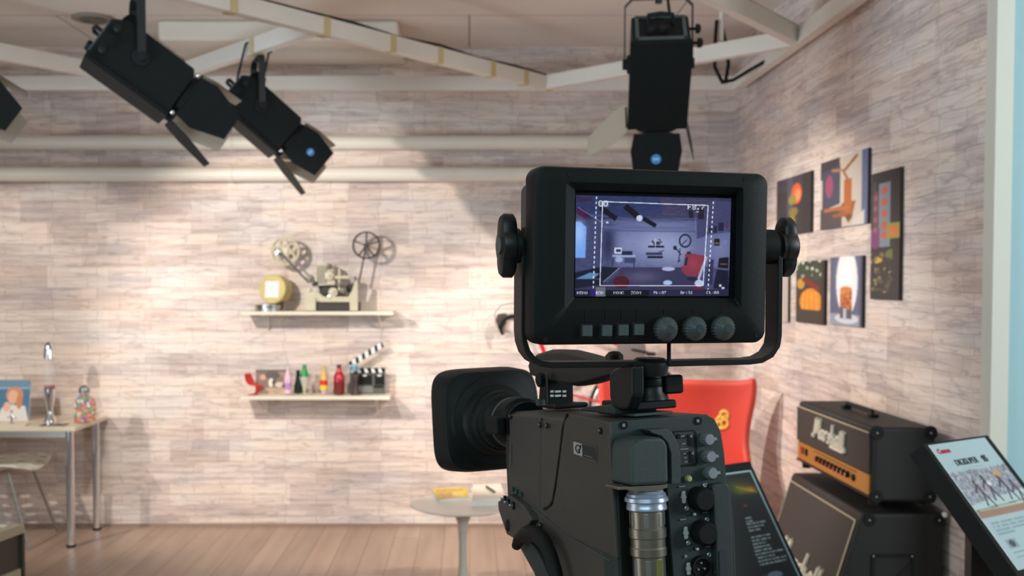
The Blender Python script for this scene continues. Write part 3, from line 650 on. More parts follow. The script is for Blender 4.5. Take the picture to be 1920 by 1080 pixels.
g = G(); q = LBk(1000, 756); g.loft([[q+V((-.02+.01*math.cos(a), w2*math.sin(a), dz+.015*math.cos(a))) for a in [k*2*PI/12 for k in range(12)]] for dz, w2 in ((-.13, .065), (-.08, .07), (-.02, .04), (.05, .02), (.12, .014), (.14, .006))]); g.build('saddle', M_whiteink, t)
g = G()
for zz in (.32,): g.cyl(LBk(1114, 492)+V((0, .02, .30)), V((LBk(1114, 492).x, WY-bo.y-.002, LBk(1114, 492).z+.30)), .010)
g.build('wall_hook', M_steel, t)

# ------------------------------------------------------------------ desk on the left with its things
DZ = .75; yf, yb = 6.22, 6.77
xr = PZ(142, 798, DZ).x; xr = (138-880)/1920*yf
t = thing('desk', 'white topped desk with round chrome legs against the stone wall at left', 'table', (xr-.6, 6.5, 0))
M_desk = mat('cream_laminate', rgb(224, 212, 188), .35, vary=.03)
G().box((xr-1.35, yf, DZ-.028), (xr, yb, DZ)).build('tabletop', M_desk, t, world=True, bevel=.003)
for x in (xr-.055, xr-1.29):
    for y in (yf+.05, yb-.06):
        o = G().cyl((x, y, .012), (x, y, DZ-.028), .024).build('leg', M_chrome, t, world=True); G().cyl((x, y, .0), (x, y, .014), .028).build('foot', M_rub, o, world=True)
G().box((xr-1.28, yf+.04, DZ-.07), (xr-.06, yf+.055, DZ-.028)).build('front_rail', M_steel, t, world=True)
def DP(px, Y): return V((P(px, 530, Y).x, Y, DZ))
# lamp / hourglass
YL = 6.45; k = YL/1920; p = DP(90, YL)
t = thing('glass_lamp', 'tall chrome and clear glass lamp with a red band, standing on the desk', 'lamp', p)
G().lathe([(0, 0), (12*k, 0), (12*k, 3*k), (6*k, 14*k), (5*k, 22*k), (8*k, 38*k), (10*k, 56*k), (10*k, 62*k), (0, 62*k)], n=28, caps=False).build('base', M_chrome, t)
M_glass = mat('clear_glass', (.85, .88, .88), .04, vary=0, alpha=.09)
G().lathe([(10.5*k, 62*k), (10.8*k, 66*k), (11*k, 110*k), (10.4*k, 124*k), (9.6*k, 124*k), (10.2*k, 110*k), (10*k, 66*k), (9.7*k, 62*k)], n=28, caps=False).build('glass_tube', M_glass, t)
G().lathe([(0, 62.5*k), (9.6*k, 62.5*k), (9.8*k, 69*k), (0, 69*k)], n=28, caps=False).build('red_band', mat('red_liquid', rgb(150, 14, 24), .2), t)
G().lathe([(10.2*k, 120*k), (9*k, 136*k), (7*k, 146*k), (3*k, 151*k), (0, 152*k)], n=28).build('cap', M_chrome, t)
# jar of sweets
YJ = 6.42; k = YJ/1920; p = DP(156, YJ)
t = thing('sweet_jar', 'glass jar with a metal lid full of coloured sweets on the desk corner', 'jar', p)
G().lathe([(0, .5*k), (19*k, .5*k), (23*k, 5*k), (24*k, 20*k), (23*k, 38*k), (16*k, 50*k), (10*k, 54*k), (10*k, 56*k), (9*k, 56*k), (9*k, 53*k), (15*k, 48*k), (21.6*k, 37*k), (22.5*k, 20*k), (21.6*k, 6*k), (18*k, 2*k), (0, 2*k)], n=32, caps=False).build('glass', M_glass, t)
G().lathe([(0, 56*k), (10.5*k, 56*k), (11*k, 60*k), (10*k, 66*k), (6*k, 70*k), (0, 71*k)], n=24, caps=False).build('lid', M_steel, t)
cm = [mat('sweet_'+n, rgb(*c), .3) for n, c in (('orange', (236, 120, 40)), ('yellow', (240, 200, 40)), ('red', (216, 50, 50)), ('blue', (60, 90, 180)), ('white', (236, 226, 210)), ('green', (80, 160, 80)), ('pink', (232, 120, 140)))]
g = G(); rs = 3.3*k; cnt = 0
for iz in range(11):
    for ix in range(-7, 8):
        for iy in range(-7, 8):
            x, y, z = (ix+.5*(iz % 2))*6.4*k, (iy+.5*(iz % 2))*6.4*k, (5.5+iz*4.5)*k; rr = math.hypot(x, y); h = z/k
            lim = (18.5 if h < 40 else 18.5-(h-40)*1.0)*k
            if rr < lim and (rr > lim-7*k or iz > 8): g.mi = random.randrange(7); g.sphere((x, y, z), rs, n=7); cnt += 1
o = g.build('sweets', cm, None); o.location = p; tag(o, 'heap of coloured sweets inside the glass jar on the desk', 'sweets', kind='stuff')
# dark glass tray
o = G().box((-.075, -.045, 0), (.075, .045, .006)).build('glass_coaster', mat('dark_glass', rgb(60, 62, 62), .1), None, bevel=.002); o.location = DP(98, 6.30)+V((0, 0, .0)); tag(o, 'dark reflective coaster lying in front of the glass lamp on the desk', 'coaster')
# photo board
cv = Cv(70, 76, (60, 110, 150)); cv.rect(0, 0, 70, 14, (96, 136, 160)).rect(0, 14, 70, 17, (150, 180, 196)).ell(40, 28, 17, 15, (206, 140, 100)).ell(37, 32, 10, 13, (232, 178, 150)).poly([(6, 76), (16, 52), (34, 46), (62, 48), (70, 76)], (226, 220, 214)).ell(26, 50, 7, 9, (232, 180, 160)).ell(50, 40, 6, 14, (206, 130, 80)).rect(0, 56, 12, 76, (110, 140, 160)).blur(1)
YPh = 6.5; k = YPh/1920; a = DP(-18, YPh); wd = 67*k; h = 76*k
t = thing('photo_print', 'blue photo board of a person in white, leaning on the desk', 'picture', a)
G().prism([(0, 0, 0), (wd, 0, 0), (wd, .05, h), (0, .05, h)], (0, .012, 0)).build('board', M_whiteink, t)
cvmesh('printed_face', cv, (0, .049, h), (wd, .049, h), (0, -.001, 0), print_mat('photo_surface'), t)
# small silver ornament
p = DP(18, 6.30); t = thing('silver_ornament', 'little silver figure ornament on a pale tray in front of the photo', 'ornament', p)
G().box((-.06, -.04, 0), (.10, .05, .008)).build('tray', M_desk, t, bevel=.002)
g = G(); g.lathe([(.018, .008), (.018, .012), (.006, .016), (.008, .05), (.004, .075), (.010, .085), (.0, .095)], n=14, caps=False); g.tube([(-.025, 0, .045), (0, 0, .06), (.03, 0, .04)], .004, 8); g.build('figure', M_chrome, t)
# pierced chair
M_wire = mat('dull_chrome_wire', (.35, .33, .31), .35, metal=1)
p = P(20, 870, 6.42); p.z = 0
t = thing('pierced_chair', 'pale moulded chair with a pierced seat and thin wire legs under the desk', 'chair', p)
prof = [(-.56, .83), (-.54, .74), (-.50, .64), (-.44, .53), (-.34, .455), (-.22, .445), (-.08, .46), (.06, .47), (.18, .455)]
bm = bmesh.new(); NU = 8; vv = []
for (x, z) in prof:
    row = []
    for j in range(NU+1):
        s_ = j/NU*2-1; row.append(bm.verts.new((x-.05*0*s_*s_, s_*.23, z+.05*s_*s_*(1 if x > -.45 else .2))))
    vv.append(row)
for a, b in zip(vv, vv[1:]):
    for j in range(NU):
        q = [a[j], a[j+1], b[j+1], b[j]]; c_ = sum((v_.co for v_ in q), V())/4; n_ = [bm.verts.new(c_+(v_.co-c_)*.5) for v_ in q]
        for i in range(4): bm.faces.new([q[i], q[(i+1) % 4], n_[(i+1) % 4], n_[i]])
g = G(); g.bm.free(); g.bm = bm; g.build('seat_shell', mat('pale_seat_plastic', rgb(236, 232, 222), .35), t, subs=1, solid=.010)
for sy in (-1, 1):
    for (a, b) in (((.06, sy*.16, .455), (.20, sy*.22, .006)), ((-.30, sy*.16, .45), (-.46, sy*.22, .006))): G().tube([a, b], .008, 8).build('leg', M_wire, t)
G().tube([(-.3, -.16, .445), (-.02, -.16, .45), (-.02, .16, .45), (-.3, .16, .445)], .008, 8, closed=True).build('under_frame', M_wire, t)

# display cabinet at the lower left corner
c = PZ(46, 982, .80); yawc = -13
t = thing('display_cabinet', 'dark glass topped display cabinet with pale metal edges at lower left corner', 'cabinet', frame((c.x, c.y, 0), -13))
M_cab = mat('dark_cabinet', rgb(70, 66, 56), .4); M_edge = mat('pale_metal_edge', rgb(176, 168, 148), .35, metal=.3)
Lc, Wc = 1.7, .8
G().box((-Wc, -Lc, .0), (-.012, -.012, .77)).build('body', M_cab, t, bevel=.004)
g = G()
g.box((-.040, -Lc, .768), (0, 0, .80)); g.box((-Wc, -.030, .768), (-.0405, 0, .80)); g.box((-Wc, -Lc, .768), (-Wc+.04, -.031, .80)); g.build('top_edge', M_edge, t, bevel=.002)
G().box((-Wc+.04, -Lc, .772), (-.041, -.031, .792)).build('glass_top', mat('dark_glass_top', rgb(70, 74, 66), .08, coat=.6), t)
for z in (.62, .42, .22):
    G().box((-.012, -Lc+.02, z), (-.002, -.02, z+.03)).build('side_rail', M_edge, t)
G().box((-.03, -.012, 0), (.0, 0, .767)).build('corner_post', M_cab, t)

# ------------------------------------------------------------------ tulip table
tz = .52; c = PZ(868, 944, tz); 
t = thing('tulip_table', 'round white tulip side table in front of the stone wall', 'table', (c.x, c.y, 0))
M_tul = mat('glossy_white', rgb(222, 218, 206), .25, vary=.02, coat=.3)
G().lathe([(0, tz-.03), (.13, tz-.028), (.24, tz-.014), (.265, tz-.004), (.262, tz), (0, tz)], n=56, caps=False).build('tabletop', M_tul, t)
G().lathe([(.2, .0), (.2, .008), (.15, .016), (.07, .04), (.035, .1), (.022, .2), (.02, .32), (.027, .42), (.05, .478), (.08, .49)], n=36).build('pedestal', M_tul, t)
def OnT(px, py): return PZ(px, py, tz)-V((0, 0, 0))
cv = Cv(60, 44, (214, 182, 40)); cv.rect(6, 6, 54, 14, (190, 140, 60)).rect(8, 18, 40, 40, (206, 150, 80)).ell(40, 28, 10, 10, (222, 196, 90)).noise(.12, 4, 3).blur(1)
q = [OnT(808, 921), OnT(874, 918), OnT(880, 936), OnT(822, 941)]
t = thing('magazine', 'yellow covered magazine lying on the white tulip table', 'magazine', q[0]); q = [x-q[0] for x in q]
G().prism(q, (0, 0, .012)).build('pages', M_whiteink, t)
cvmesh('cover', cv, q[0]+V((0, 0, .0128)), q[1]+V((0, 0, .0128)), q[3]+V((0, 0, .0128)), print_mat('magazine_cover', .4), t, br=q[2]+V((0, 0, .0128)))
q = [OnT(883, 922), OnT(942, 918), OnT(948, 946), OnT(912, 952), OnT(878, 944)]
q = [OnT(884, 922), OnT(940, 920), OnT(950, 946), OnT(884, 948)]
t = thing('booklet_stack', 'small stack of white booklets on the tulip table beside the magazine', 'booklet', q[0]); q = [x-q[0] for x in q]
G().prism(q, (0, 0, .022)).build('lower_booklet', M_whiteink, t); G().prism([x*.93+V((.006, .004, .0225)) for x in q], (0, 0, .016)).build('upper_booklet', mat('pale_paper', rgb(222, 210, 194), .6), t)
a = PZ(912, 912, tz+.047); b = PZ(927, 922, tz+.047); o = G().tube([a, b], .006, 8).build('pen', M_dark); tag(o, 'short dark pen lying on the white booklets', 'pen')

# ------------------------------------------------------------------ red egg chair
M_egg = mat('red_leather', rgb(206, 72, 60), .5, bump=.1, bscale=300, vary=.06, vscale=8)
ex, ey = (1268-880)*5.55/1920, 5.55
t = thing('egg_chair', 'red leather wing chair with gold embroidery, behind the video camera', 'armchair', frame((ex, ey, 0), -12))
zs = [.34, .42, .52, .62, .72, .84, .95, 1.03, 1.075]
hw = [.26, .36, .415, .40, .385, .40, .425, .435, .425]; dp = [.28, .34, .38, .37, .33, .27, .22, .18, .155]; am = [110, 112, 110, 88, 74, 72, 76, 78, 76]
rings = []; NS = 18
for i, z in enumerate(zs):
    row = []
    for j in range(NS+1):
        s_ = j/NS*2-1; a = R_(am[i])*s_; zz = z
        if i >= 6: zz = z+.012*abs(s_)**4*(i-5)
        row.append(V((hw[i]*math.sin(a)/max(math.sin(R_(min(am[i], 90))), .1), .10+dp[i]*(math.cos(a))-.12*(1.08-z)*0+.10*(z-.5), zz)))
    rings.append(row)
g = G(); g.loft(rings, False, False); shell = g.build('shell', M_egg, t, subs=2, solid=.045)
g = G(); g.loft([[V((.30*math.cos(a)*k_, -.02+.30*math.sin(a)*k_, z)) for a in [q*2*PI/28 for q in range(28)]] for z, k_ in ((.33, .8), (.36, 1.0), (.44, 1.02), (.465, .9), (.475, .5))]); g.build('seat_cushion', M_egg, t, smooth=60)
G().lathe([(.04, .02), (.028, .06), (.028, .33)], n=20).build('stem', M_chrome, t)
g = G()
for k in range(4): a = k*PI/2+PI/4; g.tube([(0, 0, .06), (.16*math.cos(a), .16*math.sin(a), .035), (.32*math.cos(a), .32*math.sin(a), .014)], [.022, .016, .012], 10)
g.build('star_base', M_chrome, t)
# gold embroidery on the backrest (abstract scrolls)
M_emb = mat('gold_embroidery', rgb(236, 196, 96), .45)
Mt = t.matrix_basis
def EM(px, py, Y=5.42): return P(px, py, Y)
I2 = Mt.inverted()
def shell_pt(px, py, off=.030):
    o_ = I2 @ EYE; d_ = (I2.to_3x3() @ ray(px, py))
    # march to the inner face of the shell profile
    tt = 5.0
    while tt < 6.6:
        q = o_+d_*tt
        if zs[0] < q.z < zs[-1]:
            i = max(k for k in range(len(zs)-1) if zs[k] <= q.z); f_ = (q.z-zs[i])/(zs[i+1]-zs[i])
            h_ = hw[i]+(hw[i+1]-hw[i])*f_; dd = dp[i]+(dp[i+1]-dp[i])*f_; am_ = R_(am[i]+(am[i+1]-am[i])*f_)
            s1 = max(-1, min(1, q.x*math.sin(min(am_, PI/2))/h_)); yy_ = .10+dd*math.cos(math.asin(s1))+.10*(q.z-.5)
            if q.y > yy_-off: return q
        tt += .003
    return o_+d_*5.5
def scroll(c, turns, r0, r1, a0, n=26):
    return [shell_pt(c[0]+math.cos(a0+turns*2*PI*k/n)*(r0+(r1-r0)*k/n), c[1]+math.sin(a0+turns*2*PI*k/n)*(r0+(r1-r0)*k/n)) for k in range(n+1)]
g = G()
for (c, tn, r0, r1, a0) in (((1357, 778), 1.1, 2, 8, 0), ((1350, 795), -1.1, 2, 8, 1), ((1343, 812), 1.0, 2, 6, 2), ((1357, 792), .9, 3, 10, 3), ((1336, 826), -1.0, 1, 5, 0), ((1350, 785), 1.2, 2, 6, 2)): g.tube(scroll(c, tn, r0*1.15, r1*1.15, a0), .0095, 6)
g.build('embroidery', M_emb, t)

# ------------------------------------------------------------------ canvases on the right wall
def canvas_print(pxs, ptop, pbot, cv, label):
    XF = WX-.014
    a = PX(pxs[0], 530, XF).y; b = PX(pxs[1], 530, XF).y
    zt = (PX(pxs[0], ptop[0], XF).z+PX(pxs[1], ptop[1], XF).z)/2; zb = (PX(pxs[0], pbot[0], XF).z+PX(pxs[1], pbot[1], XF).z)/2
    t = thing('canvas_print', label, 'picture', (WX-.001, (a+b)/2, (zt+zb)/2), group='canvas prints on the right wall')
    G().box((XF, b, zb), (WX-.001, a, zt)).build('stretcher', mat('canvas_edge', rgb(52, 44, 42), .6), t, world=True)
    cvmesh('printed_face', cv, V((XF-.001, a, zt)), V((XF-.001, b, zt)), V((XF-.001, a, zb)), print_mat('canvas_ink', .6), t, world=True)
cv = Cv(60, 90, (58, 52, 56)); cv.rect(0, 0, 60, 20, (70, 64, 70)).rect(20, 0, 30, 90, (84, 84, 104)).rect(46, 0, 60, 90, (52, 46, 48)).ell(36, 28, 9, 16, (236, 96, 44)).ell(38, 30, 5, 9, (255, 150, 100)).ell(29, 36, 7, 8, (150, 140, 60)).ell(31, 55, 8, 7, (140, 120, 50)).ell(30, 70, 5, 10, (150, 130, 60)).blur(2)
canvas_print((1455, 1519), (341, 321), (442, 438), cv, 'dark canvas print with an orange and yellow lantern, leftmost of the upper row')
cv = Cv(70, 100, (206, 192, 178)); cv.rect(0, 0, 30, 26, (66, 56, 60)).poly([(3, 16), (31, 10), (31, 66), (3, 72)], (72, 72, 92)).ell(14, 38, 6, 17, (160, 74, 104)).rect(0, 70, 34, 100, (84, 72, 72)).poly([(34, 66), (54, 66), (48, 92), (30, 80)], (150, 96, 60)).rect(62, 0, 70, 100, (92, 104, 140)).rect(37, 34, 48, 84, (184, 100, 44)).line(18, 16, 36, 20, 4, (190, 130, 80)).line(36, 22, 56, 4, 4, (150, 94, 54)).line(36, 22, 42, 34, 3, (150, 94, 54)).line(6, 72, 46, 74, 5, (186, 106, 60)).line(20, 82, 50, 84, 5, (160, 90, 50)).poly([(38, 84), (50, 84), (44, 96)], (120, 70, 44)).poly([(50, 92), (66, 80), (66, 100), (50, 100)], (214, 204, 196)).blur(1)
canvas_print((1537, 1625), (305, 281), (431, 420), cv, 'canvas print of an orange wooden mechanism on pale ground, upper row beside the tall print')
cv = Cv(44, 200, (44, 36, 34)); cv.rect(2, 14, 8, 110, (60, 70, 60)).rect(4, 30, 11, 120, (120, 60, 70)).rect(12, 18, 30, 118, (122, 136, 150)).rect(0, 88, 14, 118, (120, 60, 110))
for y in (30, 48, 66, 84, 100): cv.ell(21, y, 5, 6, (196, 92, 70))
for y in (36, 52, 70, 86): cv.rect(4, y, 10, y+8, (150, 90, 110))
cv.rect(25, 82, 44, 106, (150, 150, 60)).rect(28, 86, 42, 102, (206, 120, 60)).ell(10, 138, 9, 5, (200, 160, 60)).ell(32, 130, 9, 8, (110, 110, 50))
for k in range(60): cv.ell(random.uniform(0, 32), random.uniform(128, 188), random.uniform(1, 4), random.uniform(1, 4), random.choice([(120, 110, 70), (70, 60, 50), (150, 130, 90), (90, 90, 60), (60, 46, 40)]))
cv.rect(34, 110, 44, 200, (46, 36, 34)).blur(1)
canvas_print((1632, 1686), (328, 313), (560, 564), cv, 'tall narrow canvas print of lit street signs, nearest the pillar')
cv = Cv(56, 110, (66, 54, 44)); cv.rect(0, 0, 56, 34, (60, 66, 52))
for k in range(40): cv.ell(random.uniform(0, 56), random.uniform(0, 34), 3, 3, random.choice([(170, 190, 160), (60, 80, 56), (210, 220, 196), (50, 50, 44)]))
cv.ell(10, 40, 8, 10, (200, 150, 60)).ell(30, 72, 22, 24, (228, 140, 40)).rect(0, 86, 56, 110, (66, 56, 46)).line(14, 30, 46, 50, 9, (130, 40, 34))
for x in (16, 24, 32, 40): cv.line(x, 56, x+(x-29)*.2, 86, 1.5, (250, 190, 80))
cv.rect(50, 0, 56, 110, (52, 40, 34)).blur(1)
canvas_print((1493, 1546), (492, 487), (604, 609), cv, 'canvas print of a glowing orange shade, left one of the lower row')
cv = Cv(60, 120, (90, 96, 124)); cv.ell(32, 44, 20, 60, (236, 238, 242)).glow(32, 40, 14, 34, (252, 252, 255)).rect(0, 100, 60, 120, (150, 156, 176)).ell(32, 108, 22, 9, (210, 214, 224)).rect(20, 56, 42, 94, (196, 108, 48)).ell(31, 57, 11, 5, (216, 132, 70)).rect(20, 88, 42, 108, (90, 86, 96)).rect(26, 90, 32, 110, (190, 196, 206))
for k in range(14): cv.ell(random.uniform(22, 40), random.uniform(60, 90), 2.5, 3, random.choice([(160, 80, 36), (226, 140, 70)]))
cv.rect(56, 0, 60, 120, (70, 76, 100)).blur(1)
canvas_print((1557, 1617), (484, 478), (608, 613), cv, 'canvas print of an orange tumbler in a white glow, right one of the lower row')
cv = Cv(40, 90, (206, 192, 182)); cv.rect(30, 10, 40, 90, (190, 178, 172)).ell(24, 78, 8, 7, (214, 190, 70)).rect(0, 60, 14, 90, (176, 160, 150)).blur(1)
canvas_print((1432, 1478), (502, 500), (600, 603), cv, 'pale canvas print mostly hidden behind the viewfinder, with a yellow spot')

# ------------------------------------------------------------------ guitar amplifier stack
M_tolex = mat('black_tolex', (.010, .010, .010), .55, bump=.5, bscale=700, vary=.15, vscale=30)
M_grill = mat('brown_black_grille_cloth', (.050, .040, .034), .7, bump=.4, bscale=500, vary=.15, vscale=80)
M_pipe = mat('cream_piping', rgb(200, 186, 156), .5); M_gp = mat('gold_panel', rgb(196, 140, 62), .38, metal=.35, vary=.06)
AX, AY, AZ = 1.440, 3.65, .842; AL, AH, AD = .84, .270, .232
t = thing('amplifier_head', 'black guitar amplifier head with gold control panel, on top of the speaker cabinet', 'amplifier', (AX, AY, AZ))
G().box((0.008, 0, 0), (AD, AL, AH)).build('cabinet_shell', M_tolex, t, bevel=.016, seg=4)
G().box((-.001, .012, .012), (.009, AL-.012, .020)).build('front_sill', M_tolex, t)
G().box((.0, .022, .10), (.009, AL-.022, AH-.020)).build('grille_cloth', M_grill, t)
G().box((.001, .022, .022), (.009, AL-.022, .095)).build('control_panel', M_gp, t)
g = G()
zt = AH-.018
for a, b in (((-.002, .020, zt-.004), (-.002, AL-.020, zt-.004)), ((-.002, AL-.020, zt-.004), (-.002, AL-.020, .10))): g.tube([a, b], .003, 6)
g.build('piping', M_pipe, t)
for k in range(9):
    y = .22+k*.042; o = G().lathe([(.013, 0), (.012, .010), (.008, .014), (0, .014)], (.001, y, .060), (-1, 0, 0), 16).build('control_knob', M_rub, t); G().lathe([(0, .0141), (.007, .0141), (.007, .0145), (0, .0145)], (.001, y, .060), (-1, 0, 0), 12, caps=False).build('knob_cap', M_chrome, o)
G().lathe([(.013, 0), (.013, .006), (0, .008)], (.001, .165, .058), (-1, 0, 0), 14).build('input_jack', M_rub, t)
G().box((-.003, AL-.10, .05), (.001, AL-.07, .078)).build('power_switch', mat('red_switch', rgb(150, 30, 30), .4), t)
G().box((-.003, AL-.15, .05), (.001, AL-.125, .078)).build('standby_switch', M_rub, t)
g = G()
for k in range(24):
    y = .14+k*.020; g.box((.0002, y, .082), (.001, y+.012, .086))
g.build('panel_print', M_rub, t)
g = G(); yc = AL/2; 
g.tube([(AD/2, yc-.14, AH), (AD/2, yc-.13, AH+.022), (AD/2, yc+.13, AH+.022), (AD/2, yc+.14, AH)], .008, 8); g.box((AD/2-.016, yc-.155, AH), (AD/2+.016, yc-.125, AH+.012)); g.box((AD/2-.016, yc+.125, AH), (AD/2+.016, yc+.155, AH+.012)); g.build('carry_handle', M_rub, t)
for (x, z) in ((.02, .02), (.02, AH-.02), (AD-.02, .02), (AD-.02, AH-.02)):
    o = G().lathe([(.026, 0), (.022, .003), (0, .003)], (x, 0.001, z), (0, -1, 0), 18).build('corner_protector', M_rub, t); G().sphere((x+(-.0 if x < .1 else 0), -.003, z), .004).build('rivet', M_steel, o)
for (x, y) in ((.03, .05), (.03, AL-.05), (AD-.03, .05), (AD-.03, AL-.05)): G().cyl((x, y, -.018), (x, y, .002), .018).build('foot', M_rub, t)
# script logo
STR = {'M': [[(0, .18), (.03, .02), (.16, .04), (.30, .55), (.38, 1.05), (.44, .98), (.46, .25), (.52, .3), (.78, 1.05), (.84, 1.0), (.82, .2), (.92, .05)]],
 'a': [[(.42, .42), (.22, .52), (.06, .32), (.1, .06), (.28, .1), (.42, .46), (.40, .1), (.52, .05)]],
 'r': [[(0, .5), (.08, .5), (.06, .04)], [(.07, .3), (.2, .52), (.34, .46)]], 's': [[(.34, .5), (.14, .46), (.1, .32), (.3, .2), (.26, .04), (.04, .06)]],
 'h': [[(.08, .04), (.12, 1.0)], [(.08, .25), (.28, .5), (.38, .38), (.36, .06), (.46, .04)]], 'l': [[(.14, .85), (.06, .8), (.06, .1), (.2, .04)]]}
def script(o_, u_, v_, n_, s_, r, m, par, name='script_logo'):
    g = G(); x = 0
    for ch, adv in zip('Marshall', (.95, .52, .36, .38, .5, .52, .26, .26)):
        for st in STR[ch]:
            pts = [(x+a+.12*b, b) for a, b in st]; g.tube([o_+u_*(a*s_*1.2)+v_*(b*s_)+n_*.006 for a, b in pts], r, 6)
        x += adv
    g.tube([o_+u_*(a*s_*1.2)+v_*(b*s_)+n_*.006 for a, b in ((x-.06, .1), (x+.04, -.05), (x-.2, -.12), (2.2, -.10))], r, 6)
    return g.build(name, m, par)
M_logo = mat('white_logo_plastic', rgb(232, 224, 204), .4, vary=0)
script(V((0, AL-.235, .146)), V((0, -1, 0)), V((0, 0, 1)), V((-1, 0, 0)), .080, .0078, M_logo, t)
# cabinet
t = thing('speaker_cabinet', 'large black angled guitar speaker cabinet standing under the amplifier head', 'speaker', (AX, AY, 0))
CZt = .80; CL = .80; x0 = -.03
prof = [(x0+.005, CZt), (AD+.040, CZt), (AD+.040, .06), (x0-.13, .06), (x0-.13, .36)]
cy0, cy1 = .01, .01+CL
G().prism([(x, cy0, z) for x, z in prof], (0, CL, 0)).build('cabinet_shell', M_tolex, t, bevel=.014, seg=3)
a, b = V((x0+.005, 0, CZt)), V((x0-.13, 0, .36)); d = (b-a).normalized(); nrm = V((d.z, 0, -d.x)); nrm = nrm if nrm.x < 0 else -nrm
q0, q1 = a+d*.035, b-d*.02
G().prism([q0+V((0, cy0+.03, 0)), q1+V((0, cy0+.03, 0)), q1+V((0, cy1-.03, 0)), q0+V((0, cy1-.03, 0))], nrm*.004).build('upper_grille', M_grill, t)
G().prism([V((x0-.13, cy0+.03, .35)), V((x0-.13, cy0+.03, .09)), V((x0-.13, cy1-.03, .09)), V((x0-.13, cy1-.03, .35))], (-.004, 0, 0)).build('lower_grille', M_grill, t)
g = G(); g.tube([q0+V((0, cy0+.028, 0))+nrm*.004, q0+V((0, cy1-.028, 0))+nrm*.004, q1+V((0, cy1-.028, 0))+nrm*.004], .0035, 6); g.tube([q0+V((0, cy0+.028, 0))+nrm*.004, q1+V((0, cy0+.028, 0))+nrm*.004], .0035, 6); g.build('piping', M_pipe, t)
script(q0+d*.33+V((0, cy1-.13, 0)), V((0, -1, 0)), -d, nrm, .115, .009, M_logo, t)
# recessed side handle
g = G(); hx0, hx1, hz0, hz1 = .02, .15, .50, .64
for lo, hi in (((hx0-.012, cy0-.004, hz0-.012), (hx1+.012, cy0+.002, hz0)), ((hx0-.012, cy0-.004, hz1), (hx1+.012, cy0+.002, hz1+.012)), ((hx0-.012, cy0-.004, hz0), (hx0, cy0+.002, hz1)), ((hx1, cy0-.004, hz0), (hx1+.012, cy0+.002, hz1))): g.box(lo, hi)
o = g.build('side_handle', M_rub, t)
G().prism([(hx0, cy0-.001, hz0), (hx1, cy0-.001, hz1-.02), (hx1, cy0-.001, hz0)], (0, -.002, 0)).build('handle_cup', M_blk2, o)
g = G(); [g.sphere((x, cy0-.004, z), .004) for x in (hx0-.005, hx1+.005) for z in (hz0-.005, hz1+.005)]; g.build('screws', M_steel, o)
for (x, z) in ((x0+.03, CZt-.025), (AD+.02, CZt-.025)):
    o = G().lathe([(.024, 0), (.02, .003), (0, .003)], (x, cy0+.001, z), (0, -1, 0), 18).build('corner_protector', M_rub, t); G().sphere((x, cy0-.003, z), .004).build('rivet', M_steel, o)
G().sphere((AD+.040, cy0+.002, CZt-.006), .011, (1, .6, 1)).build('metal_corner', M_whiteink, t)
for (x, y) in ((x0-.08, .08), (x0-.08, CL-.07), (AD, .08), (AD, CL-.07)): G().lathe([(.03, -.012), (.03, .012)], (x, y, .030), (0, 1, 0), 18).build('caster', M_rub, t)

# ------------------------------------------------------------------ tilted info stands
def sign(M, x0, x1, H, border, thick, cv, label, name='information_stand', paperx=None):
    t = thing(name, label, 'sign', M)
    G().box((x0-border[0], .001, -H-border[3]), (x1+border[1], thick, border[2])).build('board', M_rub, t, bevel=.002)
    cvmesh('poster', cv, V((x0, 0, 0)), V((x1, 0, 0)), V((x0, 0, -H)), print_mat('poster_ink', .35), t)
    # post and foot below, vertical in the world
    c = M @ V(((x0+x1)/2, thick, -H*.5)); g = G(); g.bar(c+V((0, .02, -.02)), V((c.x, c.y+.02, .02)), .05, .03, (0, 1, 0)); g.build('post', M_blk2, t, world=True)
    g = G(); g.lathe([(.17, 0), (.17, .01), (.03, .02), (.03, .03)], (c.x, c.y+.02, 0), n=32); g.build('foot', M_blk2, t, world=True)
    return t
cv = Cv(105, 148, (178, 198, 203))
cv.rect(0, 36, 105, 88, (158, 164, 176)); sv = cv.a.copy()
for k in range(900):
    cv.ell(random.uniform(0, 105), random.uniform(36, 78), random.uniform(.6, 1.8), random.uniform(.6, 2), random.choice([(126, 130, 146), (180, 184, 194), (140, 138, 150), (204, 200, 200), (120, 114, 124), (166, 150, 144)]))
cv.poly([(0, 74), (105, 66), (105, 82), (0, 86)], (190, 206, 206)).rect(0, 82, 105, 90, (166, 130, 112)).line(0, 81, 105, 78, 1.4, (126, 140, 100))
for (x, y) in ((30, 50), (48, 46), (76, 48), (92, 56)):
    cv.ell(x, y, 2.5, 3, (60, 54, 60)).line(x, y, x+3, y+12, 4, random.choice([(70, 66, 80), (100, 84, 90), (60, 60, 76)])).line(x+3, y+12, x-3, y+28, 2, (50, 50, 66)).line(x+3, y+12, x+10, y+30, 2, (60, 56, 70)).line(x, y+4, x-8, y+12, 1.6, (56, 52, 66))
cv.ell(80, 44, 7, 4, (206, 160, 110)).ell(54, 54, 4, 3, (226, 220, 216))
for y in (96, 100, 104): 
    for x in range(10, 88, 3):
        if random.random() < .85: cv.rect(x, y, x+2.2, y+1.6, (120, 140, 146))
for x in range(10, 40, 3): cv.rect(x, 108, x+2.2, 109.6, (120, 140, 146))
cv.blur(1)
cv.rect(12, 116, 30, 126, (150, 166, 172)).ell(21, 121, 5, 4, (80, 90, 100)).rect(12, 130, 40, 131.5, (130, 150, 154)).rect(12, 135, 60, 136.5, (130, 150, 154)).rect(34, 140, 105, 148, (64, 62, 78)).rect(0, 0, 1, 148, (226, 236, 226))
MS2 = frame((.986, 2.190, 1.2806), 32.5, -41.8)
